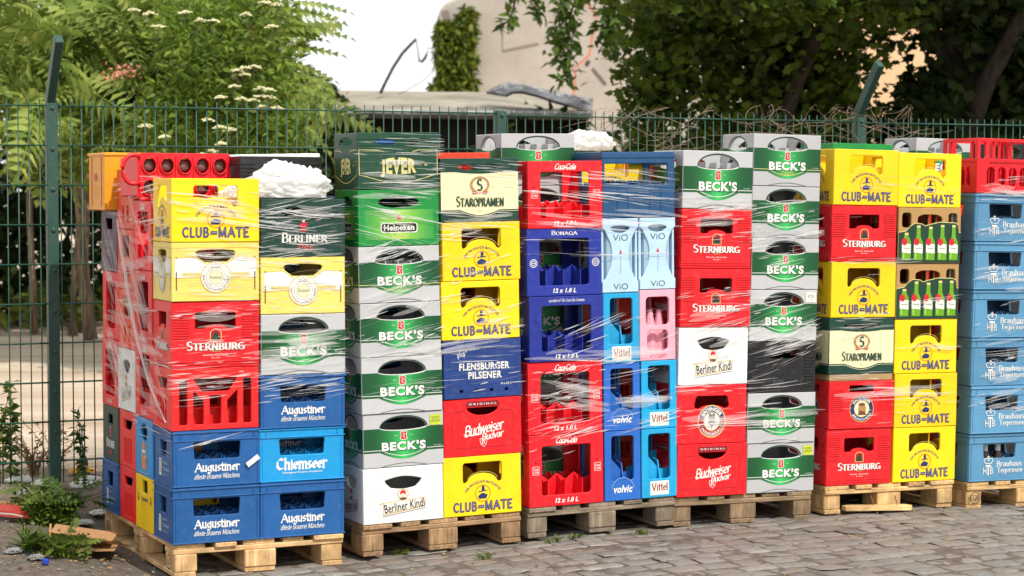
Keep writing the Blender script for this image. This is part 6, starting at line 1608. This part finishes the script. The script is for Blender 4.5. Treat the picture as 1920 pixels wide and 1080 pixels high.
# ------------------------------------------------------------------ litter and weeds in the corner
def at_px(x, y, lift=0.0):
    """ground point under a photo pixel"""
    z = 9.0
    for _ in range(30):
        p = px_pt(x, y, z); e = p.z - gz(p.x, p.y); z += e * z / (EYE) * .8
    p = px_pt(x, y, z); return Vector((p.x, p.y, gz(p.x, p.y) + lift))
card = plastic('corrugated card', 'b08458', rough=.85, gain=.9)
p = at_px(132, 1040)
mb = MB()
panel(mb, lambda u, v, q: (u, v, .075 + u * -.16 - q), soft([(-.12, -.1), (.15, -.14), (.18, .1), (-.1, .14)], .01), [], .005, card, .001)
panel(mb, lambda u, v, q: (u, v, .004 + .005 - q), [(-.13, -.12), (.16, -.15), (.19, .1), (-.11, .14)], [], .005, card, .001)
mb.box((-.128, -.1, .008), (-.118, .13, .094), card); mb.add([(.1, -.12, .057), (.15, -.14, .05), (.25, -.06, .006), (.13, -.1, .03)], [(0, 1, 2), (0, 2, 3)], card)
o = mb.build('cardboard_box'); o.location = p + Vector((0, .1, .004)); o.rotation_euler.z = R(12); tag(o, 'flattened brown cardboard box against the fresh yellow pallet', 'box')
mb = MB(); mb.lathe([(.014, 0), (.0145, .002), (.0145, .018), (.012, .021)], plastic('cap blue', '1c3fae', gain=.95), (0, 0, 0), 14)
o = mb.build('blue_closure', smooth=False); o.location = at_px(79, 1062, .001); tag(o, 'bright blue screw cap on the bare soil', 'bottle cap')
rd_ = plastic('red card', 'b0342c', rough=.5); wt = plastic('litter white', 'd8d6d0', rough=.7)
mb = MB(); mb.add([(-.11, -.03, .06), (.0, -.04, .05), (.1, -.02, .0), (.09, .02, .012), (.02, .05, .075), (-.1, .05, .085), (-.11, -.035, .02), (0, -.045, .012)], [(0, 1, 4, 5), (1, 2, 3, 4), (0, 6, 7, 1), (7, 2, 1)], rd_); mb.add([(-.105, -.036, .034), (0, -.046, .028), (.06, -.036, .012), (.06, -.037, .02), (0, -.047, .038), (-.105, -.037, .044)], [(0, 1, 4, 5), (1, 2, 3, 4)], wt)
o = mb.build('crushed_carton', fix=False); o.location = at_px(22, 975, .0); o.scale = (.72, .72, .72); tag(o, 'crushed red and white carton among the weeds', 'carton')
def scrap(x, y, s, mat, label, name, seed, flat=.26):
    rr2 = random.Random(seed); me = crumple([((0, 0, s * flat * .5), (s, s * .8, s * flat))], seed * 1.7, s * .22); me.materials.clear(); me.materials.append(mat)
    o = link(name, me); o.location = at_px(x, y, .0); o.rotation_euler.z = rr2.uniform(0, 6); tag(o, label, 'litter', 'litter along the foot of the fence')
yel = plastic('yellow film', 'e8b828'); grf = film_mat('grey plastic film', .35, .9, (.26, .26, .25), .1)
for i, (x, y, s, m, lb, nm) in enumerate(((150, 888, .055, yel, 'crumpled yellow wrapper seen through the fence', 'crumpled_wrapper'), (30, 905, .055, BAG, 'white plastic scrap at the frame edge by the fence', 'plastic_scrap'), (75, 912, .05, BAG, 'white plastic scrap under the fence wires', 'plastic_scrap'),
      (150, 915, .055, BAG, 'white plastic bag at the foot of the armed post', 'plastic_bag'), (165, 905, .05, BAG, 'long pale plastic scrap beside the blue crate', 'plastic_scrap'), (155, 948, .035, wt, 'white paper scrap behind the weeds', 'paper_scrap'), (50, 932, .06, grf, 'grey-blue film among the weeds', 'plastic_scrap'), (75, 940, .055, grf, 'clear film caught in the weed stems', 'plastic_scrap'),
      (20, 1040, .036, grf, 'dirty grey rag at the frame edge', 'rag'), (62, 1052, .034, grf, 'dirty curled rag beside the blue cap', 'rag'), (50, 930, .03, plastic('litter blue', '3f8ad8'), 'small blue wrapper in the weeds', 'crumpled_wrapper'), (180, 985, .04, wt, 'white plastic rag hanging at the pallet corner', 'plastic_scrap'), (5, 960, .07, card, 'torn brown card at the frame edge', 'card_scrap'))):
    scrap(x, y, s, m, lb, nm, 30 + i)
# crumbs of litter
mb = MB(); rl = random.Random(99)
cm_ = [plastic('crumb pale', '9a958a', rough=.9), card, plastic('crumb brown', '6b4a32', rough=.9), plastic('crumb grey', '8a857c', rough=.9), plastic('crumb ochre', 'c39a5a', rough=.9)]
for _ in range(300):
    x, y = rl.uniform(-60, 330), rl.uniform(955, 1120); p = at_px(x, y, .0); t_, d_ = td(p)
    if 0.0 < t_ < .82 and 0 < d_ < 1.2: continue
    s = rl.uniform(.002, .01); a = rl.uniform(0, 3.14)
    mb.box((-s, -s * .5, -.002), (s, s * .5, s * .35), rl.choice(cm_), 0, Matrix.Translation(p) @ Matrix.Rotation(a, 4, 'Z') @ Matrix.Rotation(rl.uniform(-.4, .4), 4, 'X'))
for _ in range(120):
    t_, d_ = rl.uniform(.9, 6), rl.uniform(-1.3, -.02); p = row_pt(t_, d_, g_row(t_)); s = rl.uniform(.002, .006)
    mb.box((-s, -s * .5, -.003), (s, s * .5, s * .5), rl.choice(cm_), 0, Matrix.Translation(p) @ Matrix.Rotation(rl.uniform(0, 3), 4, 'Z'))
o = mb.build('crumb_litter', fix=False); tag(o, 'crumbs of bark, card and stone scattered over the soil', 'litter', kind='stuff')

WEED = leaf_mat('weed green', (.05, .105, .018), .3, .5); WEED2 = leaf_mat('pale weed green', (.09, .15, .03), .35, .4); DRY = leaf_mat('dry stalk', (.22, .15, .09), .2, .4)
GW = np.random.default_rng(55)
def bush(x, y, name, label, stems, h, spread, n, size, mat, leafkind=LEAF, group='weeds along the foot of the fence', low=.0, droop=.2, cat='weed'):
    p = at_px(x, y); root = empty(name, p); tag(root, label, cat, group)
    mb = MB(); pts = []; rr3 = random.Random(int(x * 3 + y))
    for _ in range(stems):
        a = rr3.uniform(0, 6.28); q = rr3.uniform(.2, 1) * spread; hh = h * rr3.uniform(.55, 1); b = Vector((rr3.uniform(-.03, .03), rr3.uniform(-.03, .03), -.01))
        path = [b + Vector((math.cos(a) * q * s * s, math.sin(a) * q * s * s * .6, hh * s * (1.15 - .15 * s))) for s in (0, .25, .5, .75, 1)]
        mb.tube(path, [.004, .0035, .003, .0022, .0012], mat if mat is DRY else WEED, 4)
        for _ in range(n // stems):
            s = rr3.uniform(.12 + low, 1); i = min(3, int(s * 4)); f_ = s * 4 - i; pts.append(path[i].lerp(path[i + 1], f_))
    mb.build('stem', root)
    pts = np.array([tuple(q) for q in pts])
    link('foliage', scatter('foliage', *leafkind, pts, [mat], GW.uniform(size * .6, size * 1.3, len(pts)), rot_mats(len(pts), GW, .5, droop)), root)
FERN = frond_template(4, 1, .12, .36)
bush(100, 985, 'leafy_weed', 'broad green weed clump between the armed post and pallet', 18, .19, .28, 130, .1, WEED, FERN)
bush(60, 975, 'leafy_weed', 'loose green weed clump beside the crushed red carton', 10, .18, .22, 60, .09, WEED2, FERN)
bush(45, 1035, 'dandelion', 'upright dandelion leaves beside the dirty rag', 16, .16, .1, 16, .001, WEED, LEAF)
bush(95, 1040, 'leafy_weed', 'low ferny weed clump beside the cardboard box', 18, .1, .2, 110, .08, WEED2, FERN)
bush(8, 905, 'tall_weed', 'tall leafy weed stalk at the frame edge before the fence', 6, .6, .11, 200, .065, WEED2, LEAF, droop=-.3)
bush(-30, 925, 'tall_weed', 'second tall weed stalk cut by the frame edge', 6, .55, .12, 200, .07, WEED, LEAF, droop=-.3)
bush(160, 900, 'tall_weed', 'thin weed stalk behind the fence beside the blue crate', 3, .42, .05, 110, .045, WEED, LEAF, droop=-.2)
bush(60, 890, 'dry_weed', 'brown withered weed at the foot of the fence', 16, .26, .3, 260, .03, DRY, LEAF)
bush(95, 880, 'dry_weed', 'brown withered weed beside the armed post', 10, .3, .2, 160, .03, DRY, LEAF)
p = at_px(45, 1035)
mb = MB(); rr4 = random.Random(4)
for i in range(13):
    a = rr4.uniform(0, 6.28); l = rr4.uniform(.1, .2); w = rr4.uniform(.014, .024); d = Vector((math.cos(a), math.sin(a), 0)); s_ = Vector((-d.y, d.x, 0)); el = rr4.uniform(.6, 1.25)
    c = [p + d * (l * s * math.cos(el)) + Vector((0, 0, l * s * math.sin(el) - .05 * s * s)) for s in (0, .35, .7, 1)]
    mb.add([c[0] - s_ * w * .3, c[0] + s_ * w * .3, c[1] - s_ * w, c[1] + s_ * w, c[2] - s_ * w * .9, c[2] + s_ * w * .9, c[3]], [(0, 1, 3, 2), (2, 3, 5, 4), (4, 5, 6)], WEED)
o = mb.build('broad_leaf_weed', fix=False); tag(o, 'rosette of long upright leaves beside the dirty rag', 'weed', 'weeds along the foot of the fence')
for i, (x, y) in enumerate(((752, 1040), (1080, 1010), (1035, 1018), (905, 1048), (1210, 1003))):
    bush(x, y, 'grass_tuft', 'tiny grass tuft sprouting between setts', 6, .035, .04, 30, .02, WEED2, LEAF, 'grass tufts between the setts', cat='grass tuft')
